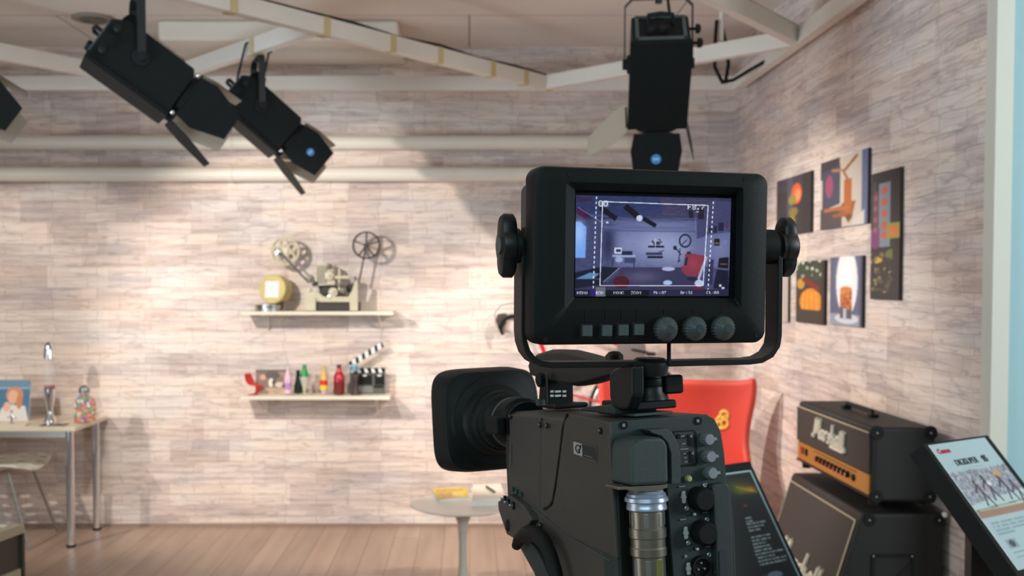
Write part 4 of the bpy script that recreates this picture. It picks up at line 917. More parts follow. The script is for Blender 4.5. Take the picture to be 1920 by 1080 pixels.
t = sign(MS2, 0, .212, .300, (.012, .02, .006, .03), .045, cv, 'black tilted information stand with a white poster of players, at lower right')
text('brand_lettering', 'Canon', .0165, (.014, -.001, -.024), (1, 0, 0), (0, 0, 1), mat('red_ink', rgb(196, 30, 40), .5, vary=0), t, bold=.0004)
text('title_lettering', 'DIGISUPER', .0215, (.046, -.001, -.058), (1, 0, 0), (0, 0, 1), mat('dark_ink', (.05, .05, .06), .5, vary=0), t, sx=.80)
text('title_lettering', '95', .0215, (.146, -.001, -.058), (1, 0, 0), (0, 0, 1), bpy.data.materials['dark_ink'], t, bold=.0009, sx=.85)
g = G(); g.box((.06, -.001, -.066), (.13, -.0005, -.0648)); g.build('rule_line', M_label, t)
cv = Cv(140, 200, (16, 20, 24)); cv.glow(112, 22, 16, 7, (150, 150, 30), .8).glow(126, 24, 8, 4, (226, 150, 50), .8).glow(100, 16, 14, 8, (70, 90, 20), .7).line(104, 18, 134, 28, 3, (190, 160, 50), .6).glow(124, 14, 18, 6, (90, 50, 40), .5)
cv.rect(0, 0, 140, 2.5, (190, 214, 220)).rect(137.5, 0, 140, 200, (150, 184, 192)).rect(0, 0, 2.5, 200, (190, 214, 220))
cv.ell(106, 42, 3, 1.4, (200, 30, 60))
for y, a, b in ((56, 103, 109), (60, 102, 111), (63, 101, 127), (67, 101, 124), (71, 100, 114), (79, 99, 124), (83, 98, 126), (87, 97, 116), (91, 96, 119), (95, 95, 119), (99, 94, 136), (103, 95, 118), (107, 94, 135), (111, 94, 134)):
    x = a-6
    while x < b-4:
        wl = random.uniform(1, 5); cv.rect(x, y, x+wl, y+1.7, (176, 196, 200)); x += wl+.7
cv.ell(96, 140, 30, 18, (36, 42, 54)).ell(92, 142, 14, 12, (20, 22, 30)).ring(92, 142, 14, 12, .1, (120, 130, 150)).ell(104, 126, 12, 4, (120, 134, 160)).ell(86, 128, 8, 3, (90, 100, 120)).ell(120, 140, 5, 8, (100, 116, 140)).blur(1)
MS1 = frame((.5312, 2.4549, 1.1584), 31.9, -34.3)
sign(MS1, -.087, .210, .42, (.012, .012, .024, .02), .04, cv, 'black tilted information stand with white text on black, between video camera and speaker cabinet')

# ------------------------------------------------------------------ broadcast camera (foreground)
SF = .93
MB = frame(EYE+(V((.152, 1.1055, 1.4793))-EYE)*SF, 18, -4.94, -1.5)
cam_t = thing('broadcast_camera', 'large dark grey studio video camera in the foreground, its lens pointing into the set', 'video camera', MB)
def SD(px, py, x=0.0): return hit(MB, px, py, 0, x)
def RR(px, py, y=0.0): return hit(MB, px, py, 1, y)
def cb(name, g, m, par=None, **k): return g.build(name, m, par or cam_t, **k)
yf = SD(953, 773).y; Wb = RR(1325, 777).x
tr = [RR(1300, 779), RR(1325, 777), RR(1340, 785), RR(1352, 808), RR(1359, 850), RR(1363, 905), RR(1370, 915), RR(1378, 1000), RR(1384, 1200)]
def zbot(y):
    pts = [(-.01, -.42), (SD(1075, 1190).y, SD(1075, 1190).z), (SD(1000, 1072).y, SD(1000, 1072).z), (SD(966, 1012).y, SD(966, 1012).z), (SD(951, 925).y, SD(951, 925).z), (yf+.01, SD(951, 925).z)]
    for (a, b), (c, d) in zip(pts, pts[1:]):
        if a <= y <= c: return b+(d-b)*(y-a)/(c-a)
    return pts[-1][1]
rings = []
ys = [.030, .06, SD(1075, 1190).y, SD(1000, 1072).y, SD(966, 1012).y, SD(951, 925).y-.002, yf-.012, yf]
for i, y in enumerate(ys):
    zb = zbot(y); k = .0 if i < len(ys)-1 else .010
    r = [V((k, y, zb)), V((k, y, -.010-k)), V((.003+k, y, -.003-k)), V((.010+k, y, -k))]+[V((p.x-k, y, p.z-k)) for p in tr[:6]]+[V((tr[6].x-k, y, tr[6].z)), V((tr[6].x-k, y, -.42))]
    for p in r: p.z = max(p.z, zb)
    rings.append(r)
cb('body_shell', G().loft(rings), M_body, smooth=50, bevel=.0015)
# side cover slightly proud, with its raised rear section
g = G(); g.prism([SD(x, y, -.002) for x, y in ((1068, 776), (1140, 792), (1156, 1048), (1062, 1004), (1019, 966), (1024, 957), (1036, 945), (1042, 915), (1048, 870), (1054, 820), (1058, 790))], (.004, 0, 0)); cb('rear_side_cover', g, M_body, bevel=.0012)
g = G(); g.prism([SD(x, y, -.001) for x, y in ((956, 778), (1013, 783), (1011, 962), (956, 925), (952, 890))], (.003, 0, 0)); cb('front_side_cover', g, M_body, bevel=.0015)
g = G(); g.flat([SD(x, y, -.0012) for x, y in ((1064, 777), (1056, 800), (1050, 850), (1044, 895), (1037, 938), (1030, 950), (1020, 954))], (.002, 0, 0), .0032); cb('side_groove', g, M_rub)
g = G(); g.tube([SD(957, 926, -.001), SD(1012, 963, -.001), SD(1062, 1003, -.001), SD(1144, 1052, -.001)], .0008, 6); cb('lower_seam', g, M_key)
for (x, y) in ((1013, 797), (1026, 798), (1126, 808), (957, 781), (1014, 985), (1022, 1005)):
    c = SD(x, y, -.0025); o = cb('side_screw', G().lathe([(.0036, 0), (.0036, .001), (0, .001)], c, (-1, 0, 0), 14), M_rub); cb('screw_slot', G().lathe([(.0014, .001), (.0014, .0016), (0, .0016)], c+V((0, .0006, .0006)), (-1, 0, 0), 10), M_silver, o)
# maker's plate
q = [SD(x, y, -.003) for x, y in ((1073, 825), (1118, 838), (1118, 869), (1074, 852))]
plate = cb('maker_plate', G().prism(q, (.001, 0, 0)), mat('plate_grey', (.07, .07, .068), .5, vary=0))
ins = lambda a, b: [q[0]+(q[1]-q[0])*a[0]+(q[3]-q[0])*a[1]+V((-.0004, 0, 0)), q[0]+(q[1]-q[0])*b[0]+(q[3]-q[0])*a[1]+V((-.0004, 0, 0)), q[0]+(q[1]-q[0])*b[0]+(q[3]-q[0])*b[1]+V((-.0004, 0, 0)), q[0]+(q[1]-q[0])*a[0]+(q[3]-q[0])*b[1]+V((-.0004, 0, 0))]
cb('plate_field', G().prism(ins((.06, .08), (.42, .92)), (.0003, 0, 0)), mat('plate_pale', (.38, .38, .37), .5, vary=0), plate)
cb('plate_dark_field', G().prism(ins((.45, .08), (.96, .92)), (.0003, 0, 0)), mat('plate_dark', (.022, .022, .022), .5, vary=0), plate)
def pq(a, b): return q[0]+(q[1]-q[0])*a+(q[3]-q[0])*b+V((-.0008, 0, 0))
g = G(); g.tube([pq(.27+.10*math.cos(a), .48+.26*math.sin(a)) for a in [R_(-40-k*15) for k in range(19)]], .0006, 5); g.tube([pq(.27, .5), pq(.30, .72), pq(.40, .16)], .0007, 5); cb('plate_emblem', g, M_rub, plate)
g = G(); [g.cbox(pq(.55+.055*k, .78), (.0004, .0018, .0010)) for k in range(6)]; cb('plate_small_print', g, mat('dim_print', (.2, .2, .2), .5, vary=0), plate)
g = G()
for k in range(8): g.cbox(SD(957, 832+6*k, -.0028), (.0004, .003, .0026))
cb('side_lettering', g, mat('faint_print', (.10, .10, .10), .6, vary=0))
g = G()
for x, y in ((958, 886), (965, 892), (972, 899)): g.cbox(SD(x, y, -.0028), (.0004, .002, .002))
cb('side_icons', g, bpy.data.materials['faint_print'])
for (x, y) in ((961, 917), (968, 922), (976, 927)): cb('side_button', G().cbox(SD(x, y, -.003), (.003, .006, .006)), mat('teal_key', (.02, .06, .055), .3), bevel=.0008)
# front control box with three toggles
g = G(); g.prism([SD(x, y, -.010) for x, y in ((953, 927), (932, 940), (934, 958), (949, 1003), (962, 1010), (984, 996), (996, 975), (980, 948))], (.085, 0, 0)); cbx = cb('control_box', g, M_body, bevel=.003)
for (x, y) in ((947, 936), (954, 942), (963, 948)):
    c = SD(x, y, -.011); o = cb('toggle_slot', G().cbox(c, (.003, .004, .009)), M_rub, cbx); g = G(); g.cyl(c, c+V((-.005, 0, .001)), .0014); g.sphere(c+V((-.005, 0, .001)), .0018, n=8); cb('toggle', g, M_silver, cbx)
cb('socket_cover', G().lathe([(.008, 0), (.006, .002), (0, .002)], SD(952, 985, -.011), (-1, 0, 0), 18, sx=.6), M_rub, cbx)
g = G(); g.tube([SD(x, y, -.016) for x, y in ((968, 1024), (975, 1008), (990, 1000), (1006, 1002), (1020, 1016), (1032, 1040), (1040, 1068), (1048, 1110), (1052, 1160))], [.006, .008, .010, .010, .009, .008, .008, .008, .008], 10); cb('hand_strap', g, M_rub, smooth=60)
g = G(); g.prism([SD(x, y, -.006) for x, y in ((965, 1012), (988, 1003), (1010, 1040), (1035, 1100), (1020, 1130), (1000, 1075))], (.05, 0, 0)); cb('shoulder_bracket', g, M_rear, bevel=.003)
# rear frame with notch for the connector bay
outer = [(1142, 790), (1325, 777), (1340, 785), (1352, 808), (1359, 850), (1363, 905), (1370, 915), (1378, 1000), (1384, 1190), (1270, 1190), (1262, 1080), (1250, 912), (1161, 914), (1168, 1080), (1172, 1190), (1166, 1190), (1158, 1080), (1150, 930)]
cb('rear_panel', G().prism([RR(x, y) for x, y in outer], (0, .032, 0)), M_rear, bevel=.0015)
cb('bay_floor', G().prism([RR(x, y, .028) for x, y in ((1160, 905), (1262, 900), (1268, 1190), (1168, 1190))], (0, .001, 0)), M_rub)
for (x, y) in ((1170, 797), (1309, 789)):
    c = RR(x, y, -.0005); o = cb('rear_screw', G().lathe([(.0042, 0), (.0042, .001), (0, .001)], c, (0, -1, 0), 16), M_rub); cb('screw_slot', G().cbox(c+V((-.001, -.0013, 0)), (.003, .0006, .003)), M_silver, o)
# connector housing, strap, connector
hs = cb('connector_housing', G().prism([RR(x, y, -.044) for x, y in ((1183, 912), (1183, 846), (1187, 833), (1196, 825), (1212, 821), (1238, 820), (1248, 825), (1253, 838), (1255, 908))], (0, .045, 0)), mat('grey_green_cover', (.040, .056, .056), .5, bump=.3, bscale=1200), bevel=.004, seg=3)
cb('cover_strap', G().prism([RR(x, y, -.022) for x, y in ((1216, 806), (1250, 804), (1262, 812), (1270, 828), (1276, 850), (1277, 908), (1259, 908), (1258, 850), (1252, 830), (1240, 818), (1222, 812))], (0, .022, 0)), bpy.data.materials['grey_green_cover'], bevel=.001)
g = G(); g.prism([RR(x, y, -.040) for x, y in ((1160, 913), (1252, 908), (1252, 915), (1244, 917), (1240, 921), (1188, 922), (1176, 918), (1160, 919))], (0, .03, 0)); cb('flange_plate', g, M_dull, bevel=.0008)
c = RR(1211, 918, -.022); kk = (RR(1221, 918, -.022)-c).length/10   # metres per pixel here
ax = (RR(1216, 1040, -.022)-c).normalized()
con = cb('ring_collar', G().lathe([(28*kk, 0), (30*kk, 4*kk), (33*kk, 6*kk), (33*kk, 10*kk), (36*kk, 12*kk), (37*kk, 18*kk), (33*kk, 20*kk), (33*kk, 26*kk), (34*kk, 28*kk), (34*kk, 32*kk), (29*kk, 35*kk)], c, ax, 40), M_bluering)
cn = cb('fibre_connector', G().lathe([(29*kk, 34*kk), (29*kk, 62*kk), (31*kk, 64*kk), (31*kk, 78*kk), (29*kk, 80*kk), (29*kk, 94*kk), (30.5*kk, 96*kk), (30.5*kk, 108*kk), (27*kk, 111*kk), (26*kk, 260*kk)], c, ax, 40), M_dull)
g = G(); u = V((1, 0, 0)); v = ax.cross(u).normalized()
for i in range(7):
    a = i*2*PI/7+.3; dr = u*math.cos(a)+v*math.sin(a)
    for (h0, rr_, L_) in ((37, 28.5, 22), (114, 26, 100)): p0 = c+ax*h0*kk+dr*rr_*kk; cb('connector_key', G().bar(p0, p0+ax*L_*kk, 7*kk, 2.4*kk, dr), M_steel, cn, bevel=.0003)
g = G(); a = R_(-75); dr = u*math.cos(a)+v*math.sin(a); dr = dr if dr.y < 0 else -dr; p1 = c+ax*113*kk+dr*25.6*kk+u*6*kk; g.bar(p1, p1+ax*44*kk, 22*kk, 4*kk, dr); cb('yellow_label', g, mat('olive_label', rgb(120, 116, 62), .5), cn)
# bay caps
for (x, y, r) in ((1261, 985, 17), (1263, 1034, 18), (1266, 1082, 17)):
    c = RR(x, y, .012); cb('bay_cap', G().lathe([(r*kk, .016), (r*kk, 0), (r*.8*kk, -.003), (0, -.003)], c, (0, 1, 0), 26), M_rear)
# switch panel at upper right
cb('switch_panel', G().prism([RR(x, y, -.0005) for x, y in ((1262, 808), (1302, 806), (1306, 812), (1309, 868), (1304, 874), (1270, 876))], (0, .001, 0)), M_rub)
cb('panel_inset', G().prism([RR(x, y, -.0010) for x, y in ((1264, 811), (1300, 809), (1304, 868), (1270, 873))], (0, .0006, 0)), M_rear)
for (x, y) in ((1293, 825), (1296, 857)):
    c = RR(x, y, -.0015); o = cb('slide_switch', G().cbox(c, (6*kk, .001, 20*kk)), M_rub); cb('switch_lever', G().cbox(c+V((0, -.002, 7*kk)), (3*kk, .004, 4*kk)), M_silver, o)
cb('small_jack', G().lathe([(4*kk, 0), (4*kk, .002), (0, .002)], RR(1271, 818, -.001), (0, -1, 0), 14), M_rub)
def pr(pts): 
    g = G()
    for (x, y, w_, h_) in pts: g.cbox(RR(x, y, -.0016), (w_*kk, .0003, h_*kk))
    return g
cb('panel_lettering', pr([(1280, 818, 8, 2), (1282, 832, 7, 2), (1283, 842, 16, 2), (1284, 851, 6, 2), (1285, 858, 6, 2), (1286, 866, 6, 2), (1279, 912, 12, 2), (1322, 961, 9, 2), (1327, 1025, 9, 2), (1281, 974, 12, 2), (1286, 1043, 5, 5)]), mat('grey_print', (.22, .26, .26), .6, vary=0))
def shape_round(c, r, h, fl=0, n=48, dep=.08, taper=.9):
    rings = []
    for (rr, hh) in ((1, 0), (1, h*.6), (taper, h*.85), (taper*.86, h)):
        rings.append([c+V((math.cos(k*2*PI/n), 0, math.sin(k*2*PI/n)))*r*rr*(1-(dep if fl and k % 2 else 0))+V((0, -hh, 0)) for k in range(n)])
    return rings
for (x, y) in ((1322, 823), (1325, 855), (1328, 886)):
    c = RR(x, y, 0); o = cb('silver_knob', G().loft(shape_round(c, 12*kk, .010, 1, 36, .08)), M_silver); cb('pointer', G().cbox(c+V((11*kk, -.006, 0)), (8*kk, .006, 5*kk)), M_silver, o)
cb('call_button', G().lathe([(6*kk, 0), (6*kk, .003), (4.5*kk, .005), (0, .0055)], RR(1289, 897), (0, -1, 0), 18), mat('pale_yellow_button', rgb(176, 180, 120), .4))
for (x, y) in ((1321, 910), (1287, 953), (1325, 974), (1290, 1018), (1329, 1040)):
    c = RR(x, y, -.0005); cb('panel_screw', G().lathe([(4.6*kk, 0), (4.6*kk, .001), (3*kk, .0018), (0, .0012)], c, (0, -1, 0), 12), M_silver)
for (x, y) in ((1281, 932), (1285, 999), (1290, 1066)):
    c = RR(x, y, 0); cb('latch_tab', G().lathe([(5*kk, 0), (5*kk, .002), (3.5*kk, .003), (0, .003)], c, (0, -1, 0), 18), M_label).scale = (1, 1, 1)
    g = G(); g.cbox(c+V((0, -.001, 0)), (8*kk, .003, 22*kk)); cb('latch_plate', g, M_label, bevel=.002)
for (x, y, tx, ty) in ((1308, 934, 1334, 948), (1313, 997, 1340, 1012)):
    c = RR(x, y, 0); o = cb('socket_cap', G().loft([[p for p in r_] for r_ in shape_round(c, 21*kk, .016, 0, 40, 0, .95)]), M_rub)
    g = G(); e_ = RR(tx, ty, -.003); g.bar(c+V((0, -.003, 0)), e_, .008, .003, (0, -1, 0)); cb('cap_tether', g, M_rub, o)
for (x, y) in ((1305, 963), (1310, 1028)):
    c = RR(x, y, -.001); o = cb('mini_switch', G().cbox(c, (17*kk, .001, 6*kk)), M_rub); cb('mini_lever', G().cbox(c+V((-5*kk, -.002, 0)), (4*kk, .003, 4*kk)), M_label, o)
c = RR(1312, 1062, 0); o = cb('round_socket', G().lathe([(19*kk, .0), (19*kk, .006), (15*kk, .006), (15*kk, .001), (0, .001)], c, (0, -1, 0), 36), M_rub)
g = G(); [g.cyl(c+V((math.cos(a)*7*kk, -.001, math.sin(a)*7*kk)), c+V((math.cos(a)*7*kk, -.004, math.sin(a)*7*kk)), .0011) for a in (R_(90), R_(210), R_(330))]; cb('socket_pins', g, M_silver, o)
g = G(); g.prism([RR(x, y, -.010) for x, y in ((1335, 914), (1338, 908), (1362, 906), (1368, 914), (1374, 1000), (1378, 1190), (1350, 1190), (1342, 1000), (1337, 930))], (0, .012, 0)); cb('side_bracket', g, M_rear, bevel=.002)
g = G(); g.prism([RR(x, y, -.0115) for x, y in ((1349, 1034), (1361, 1033), (1364, 1190), (1352, 1190))], (0, .002, 0)); cb('bracket_slot', g, mat('slate_plastic', (.03, .035, .045), .5))
cb('pinhole', G().lathe([(2.5*kk, 0), (2.5*kk, .001), (0, .001)], RR(1340, 1073, -.0105), (0, -1, 0), 10), M_rub)

# top handle
XM = .052
def HH(px, py, x=XM): return hit(MB, px, py, 0, x)
g = G(); g.prism([HH(x, y, .036) for x, y in ((1012, 698), (1026, 700), (1027, 763), (1008, 762))], (.036, 0, 0)); g.prism([HH(x, y, .034) for x, y in ((1006, 756), (1040, 758), (1040, 768), (1005, 764))], (.046, 0, 0)); fp = cb('front_handle_post', g, M_blk2, bevel=.003)
g = G()
yv = HH(1026, 740, .036).y-.0006
for (x, w_) in ((1035, 5), (1046, 10), (1058, 6)):
    for y in (734, 742): g.cbox(RR(x, y, HH(1026.5 if y < 735 else 1026.8, y, .036).y-.0012), (w_*kk*1.3, .0020, 4.2*kk))
cb('vent_light_patches', g, M_whiteink, fp)  # white blocks imitate bright background showing through the vent holes
top = [(1008, 684), (1011, 672), (1022, 661), (1042, 655), (1074, 656), (1096, 662), (1120, 669), (1150, 675), (1186, 677)]
bot = [(1190, 700), (1165, 704), (1140, 712), (1115, 720), (1090, 724), (1060, 719), (1034, 712), (1012, 704)]
g = G(); poly = top+bot
sec = [(.038, .80), (.042, .94), (.048, 1), (.058, 1), (.064, .94), (.068, .80)]
cen = HH(1090, 690)
rings = []
for xx, s_ in sec:
    r = []
    for x, y in poly:
        p = HH(x, y, XM); p.x = xx; p.z = HH(x, 690, XM).z+(p.z-HH(x, 690, XM).z)*s_; r.append(p)
    rings.append(r)
g.loft(rings); cb('handle_grip', g, mat('dark_grip', (.020, .019, .018), .5, bump=.2, bscale=900), smooth=55, bevel=.002)
g = G(); g.prism([HH(x, y, .026) for x, y in ((1141, 702), (1150, 692), (1178, 682), (1186, 686), (1186, 742), (1176, 768), (1150, 770), (1142, 745))], (.014, 0, 0)); cb('rear_handle_post', g, M_blk2, bevel=.003)
g = G(); g.prism([HH(x, y, .022) for x, y in ((1090, 764), (1145, 758), (1152, 768), (1152, 778), (1085, 770))], (.05, 0, 0)); cb('top_deck', g, M_rear, bevel=.002)
c = HH(1018, 712, .026); cb('handle_screw', G().lathe([(.009, 0), (.009, .006), (.006, .008), (0, .008)], c, (-1, 0, 0), 18), M_rub)
c = HH(1014, 760, .02); cb('strap_lug', G().lathe([(.006, 0), (.006, .006), (.004, .008), (0, .008)], c, (0, 0, 1), 16), M_rear)
g = G(); g.lathe([(.008, 0), (.01, .004), (.01, .012), (.006, .016), (0, .017)], HH(1152, 673, .05)+V((0, 0, -.008)), (0, 0, 1), 20); cb('record_button', g, mat('brown_black', (.03, .022, .018), .5))
# viewfinder mount
ym = .016
a = RR(1194, 770, ym); b = RR(1269, 749, ym)
cb('mount_block', G().box((a.x, ym, a.z), (b.x, ym+.085, b.z)), M_blk2, bevel=.002)
a2 = RR(1190, 778, ym+.002); b2 = RR(1262, 770, ym+.002); cb('mount_plate', G().box((a2.x, ym+.002, a2.z-.002), (b2.x, ym+.09, b2.z-.0003)), M_key, bevel=.001)
mc = RR(1218, 750, ym+.03); mk = kk
g = G(); g.lathe([(36*mk, -.002), (34*mk, 6*mk), (29*mk, 16*mk), (29*mk, 24*mk)], mc, (0, 0, 1), 28); g.lathe([(28*mk, 24*mk), (29*mk, 26*mk), (29*mk, 38*mk), (27*mk, 40*mk), (27*mk, 42*mk), (28*mk, 43*mk), (28*mk, 66*mk)], mc, (0, 0, 1), 28); cb('swivel_column', g, M_blk2)
g = G(); lv = RR(1250, 720, ym+.02); g.box((lv.x-.006, ym+.012, lv.z-18*mk), (lv.x+28*mk, ym+.028, lv.z+16*mk)); cb('clamp_lever', g, M_rub, bevel=.003)

# lens and hood
HY = .440; hc = RR(921, 787, HY); lx, lz = hc.x, hc.z
hk = HY; q1 = RR(1009, 787, HY); hr = (q1.x-lx)
def sq(y, r, n_, m_=56):
    out = []
    for k in range(m_):
        a = k*2*PI/m_; ca, sa = math.cos(a), math.sin(a); e = 2/n_
        out.append(V((lx+r*math.copysign(abs(ca)**e, ca), y, lz+r*math.copysign(abs(sa)**e, sa))))
    return out
g = G(); g.loft([sq(HY-.016, hr*.86, 2), sq(HY-.012, hr*.90, 2.2), sq(HY-.010, hr*.965, 4.6), sq(HY, hr*1.0, 5.5), sq(HY+.045, hr*1.04, 5.5), sq(HY+.045, hr*1.0, 5.5), sq(HY+.004, hr*.90, 4), sq(HY+.002, hr*.5, 2)]); lens_h = cb('lens_hood', g, M_blk, smooth=45, label='square black lens hood')
def ringy(name, prof, m, par=None): return cb(name, G().lathe([(r*hr, y) for r, y in prof], (lx, 0, lz), (0, 1, 0), 56), m, par, smooth=40)
yb0 = yf-.002
ln = ringy('lens_barrel', [(.40, yb0), (.40, yb0+.012), (.47, yb0+.016), (.47, HY-.085), (.44, HY-.083), (.44, HY-.078), (.52, HY-.074), (.52, HY-.052), (.57, HY-.050), (.60, HY-.044), (.60, HY-.034), (.66, HY-.031), (.70, HY-.024), (.86, HY-.020), (.86, HY-.006)], M_blk)
rings = []
n_ = 72
for y, k_ in ((HY-.070, .50), (HY-.069, .535), (HY-.056, .535), (HY-.055, .50)): rings.append([V((lx+math.cos(k*2*PI/n_)*hr*k_*(1-(.02 if k % 2 else 0)), y, lz+math.sin(k*2*PI/n_)*hr*k_*(1-(.02 if k % 2 else 0)))) for k in range(n_)])
cb('focus_ring', G().loft(rings, False), M_rub, ln)
ringy('marked_ring', [(.475, HY-.10), (.48, HY-.099), (.48, HY-.094), (.475, HY-.093)], M_key, ln)
G_ = G(); G_.box((lx-hr*.60, yb0+.004, lz-hr*.16), (lx-hr*.40, yb0+.05, lz+hr*.16)); cb('servo_unit', G_, M_rub, ln, bevel=.004)
# tripod head and pedestal below the frame
g = G(); g.box((.005, .06, -.47), (.105, .24, -.42)); cb('camera_plate', g, M_blk2, bevel=.003)
ct = MB @ V((.055, .15, -.47)); tp = thing('studio_pedestal', 'black pedestal column carrying the studio video camera', 'tripod', (ct.x, ct.y, 0))
g = G(); g.lathe([(.075, ct.z-.03), (.07, ct.z-.10), (.05, ct.z-.12), (.05, .35), (.11, .33), (.11, .12)], n=32); g.build('column', M_blk2, tp)
for k in range(3):
    a = k*2*PI/3+.5; o = G().tube([(0, 0, .2), (.32*math.cos(a), .32*math.sin(a), .12), (.36*math.cos(a), .36*math.sin(a), .06)], .03, 12).build('leg', M_blk2, tp); G().lathe([(.055, -.02), (.055, .02)], (.36*math.cos(a), .36*math.sin(a), .056), (math.sin(a), -math.cos(a), 0), 20).build('wheel', M_rub, o)

# ------------------------------------------------------------------ viewfinder monitor
ms = 1.03; MW, MH = .245*ms, .168*ms
MM = frame(EYE+(V((.1783, .98666, 1.65466))-EYE)*ms, 14.8, .43, .31)
vf = thing('viewfinder_monitor', 'black studio camera viewfinder with a lit screen, held in a yoke above the video camera', 'monitor', MM)
def MF(px, py, y=0.0): return hit(MM, px, py, 1, y)
def vb(name, g, m, par=None, **k): return g.build(name, m, par or vf, **k)
def rr(cx_, cz_, hw_, hh_, r, y, m_=7):
    out = []
    for (sx, sz, a0) in ((1, 1, 0), (-1, 1, 90), (-1, -1, 180), (1, -1, 270)):
        for k in range(m_):
            a = R_(a0+90*k/(m_-1)); out.append(V((cx_+sx*(hw_-r)+r*math.cos(a), y, cz_+sz*(hh_-r)+r*math.sin(a))))
    return out
def rectpx(x0, y0, x1, y1, r, y):
    a = MF(x0, y0, y); b = MF(x1, y1, y); a2 = MF(x0, y1, y); b2 = MF(x1, y0, y)
    cx_ = (a.x+b.x+a2.x+b2.x)/4; cz_ = (a.z+b.z+a2.z+b2.z)/4; return rr(cx_, cz_, (b.x+b2.x-a.x-a2.x)/4, (a.z+b2.z-b.z-a2.z)/4, r, y)
h2, w2 = MH/2, MW/2
g = G(); g.loft([rr(0, 0, w2-.004, h2-.004, .009, .034), rr(0, 0, w2-.001, h2-.001, .011, .030), rr(0, 0, w2, h2, .012, .026), rr(0, 0, w2, h2, .012, .006), rr(0, 0, w2-.0015, h2-.0015, .011, .0018), rr(0, 0, w2-.005, h2-.005, .009, 0),
    rectpx(1060, 346, 1392, 580, .003, 0), rectpx(1077, 361, 1379, 559, .001, .008), rectpx(1077, 361, 1379, 559, .001, .014)]); bez = vb('bezel', g, M_blk, smooth=30)
g = G(); g.loft([rr(.002, 0, w2-.012, h2-.010, .010, .033), rr(.002, 0, w2-.012, h2-.010, .010, .085), rr(.002, 0, w2-.03, h2-.03, .010, .11)]); vb('rear_shell', g, M_body)
# screen picture
cv = Cv(568, 374, (92, 98, 138))
def q_(x, y): return (x-100)/2.5, (y-78)/2.5
def sp_(f, x, y, rx, ry, c, al=1): a, b = q_(x, y); f(a, b, rx/2.5, ry/2.5, c, al)
def sr(x0, y0, x1, y1, c, al=1): a, b = q_(x0, y0); c_, d = q_(x1, y1); cv.rect(a, b, c_, d, c, al)
def sl(x0, y0, x1, y1, t_, c, al=1, dash=0): a, b = q_(x0, y0); c_, d = q_(x1, y1); cv.line(a, b, c_, d, t_/2.5, c, al, dash/2.5)
def spl(pts, c, al=1): cv.poly([q_(*p) for p in pts], c, al)
sr(100, 78, 1520, 300, (74, 78, 112)); spl([(100, 78), (850, 78), (860, 200), (700, 290), (340, 300), (100, 250)], (66, 78, 124)); spl([(850, 78), (1350, 100), (1200, 270), (880, 240)], (88, 84, 118))
sr(340, 300, 1200, 750, (116, 122, 160)); cv.noise(.05, 18, 4)
for (x, y, rx, ry, c, al) in ((820, 520, 260, 180, (186, 194, 226), .8), (560, 520, 140, 130, (160, 168, 206), .6), (1020, 560, 160, 170, (176, 184, 216), .7), (1420, 560, 100, 120, (170, 178, 214), .7), (390, 520, 60, 190, (50, 56, 96), .8)): sp_(cv.glow, x, y, rx, ry, c, al)
spl([(1200, 270), (1350, 100), (1520, 110), (1520, 330), (1320, 420), (1210, 470)], (92, 92, 134)); spl([(1200, 470), (1320, 430), (1520, 400), (1520, 760), (1200, 720)], (140, 146, 186), .7)
spl([(340, 740), (1200, 740), (1300, 950), (100, 950), (340, 760)], (78, 76, 112)); sp_(cv.glow, 700, 830, 160, 60, (124, 118, 152), .8)
for y0, y1, c in ((290, 315, (110, 118, 160)), (355, 385, (118, 126, 170)), (392, 405, (100, 108, 150))): sr(350, y0, 1190, y1, c, .7)
sl(1130, 290, 1130, 360, 8, (124, 130, 170)); sl(1190, 270, 1190, 385, 8, (134, 140, 180)); sl(150, 250, 620, 290, 14, (110, 118, 164), .8); sl(620, 300, 1200, 270, 10, (112, 118, 160), .8)
spl([(100, 90), (240, 90), (240, 130), (110, 140)], (80, 50, 90), .8); spl([(105, 200), (160, 190), (230, 270), (180, 290), (110, 250)], (84, 30, 80)); sl(120, 190, 340, 330, 9, (140, 140, 190))
sl(320, 190, 460, 290, 44, (20, 22, 34)); sl(540, 170, 660, 270, 52, (14, 14, 22)); sl(700, 280, 820, 350, 36, (14, 22, 50)); sp_(cv.ell, 670, 280, 30, 30, (214, 222, 240)); sp_(cv.ell, 380, 325, 14, 12, (200, 210, 236))
sl(1140, 200, 1150, 270, 40, (44, 44, 66)); sl(1235, 180, 1240, 280, 56, (44, 42, 64)); sr(1190, 205, 1220, 218, (190, 196, 220))
spl([(100, 320), (145, 322), (195, 370), (190, 655), (100, 655)], (142, 184, 246)); sp_(cv.glow, 130, 420, 50, 120, (196, 220, 255), .7)
sp_(cv.ring, 1095, 488, 52, 58, .12, (52, 54, 84)); sl(1060, 530, 1110, 480, 7, (60, 62, 92)); sl(1050, 560, 1040, 680, 8, (64, 66, 98)); sl(1010, 560, 1060, 620, 10, (60, 62, 92)); sp_(cv.ell, 1002, 555, 16, 20, (50, 52, 84)); sl(1030, 690, 1050, 670, 12, (60, 60, 92))
sr(755, 538, 900, 552, (34, 36, 60)); sl(790, 490, 815, 530, 12, (60, 60, 86)); sp_(cv.ell, 845, 515, 22, 16, (66, 64, 86)); sl(850, 470, 880, 510, 6, (50, 52, 80)); sr(750, 636, 890, 652, (30, 32, 56)); sr(735, 600, 885, 626, (80, 84, 118)); sl(850, 600, 900, 580, 6, (60, 64, 96))
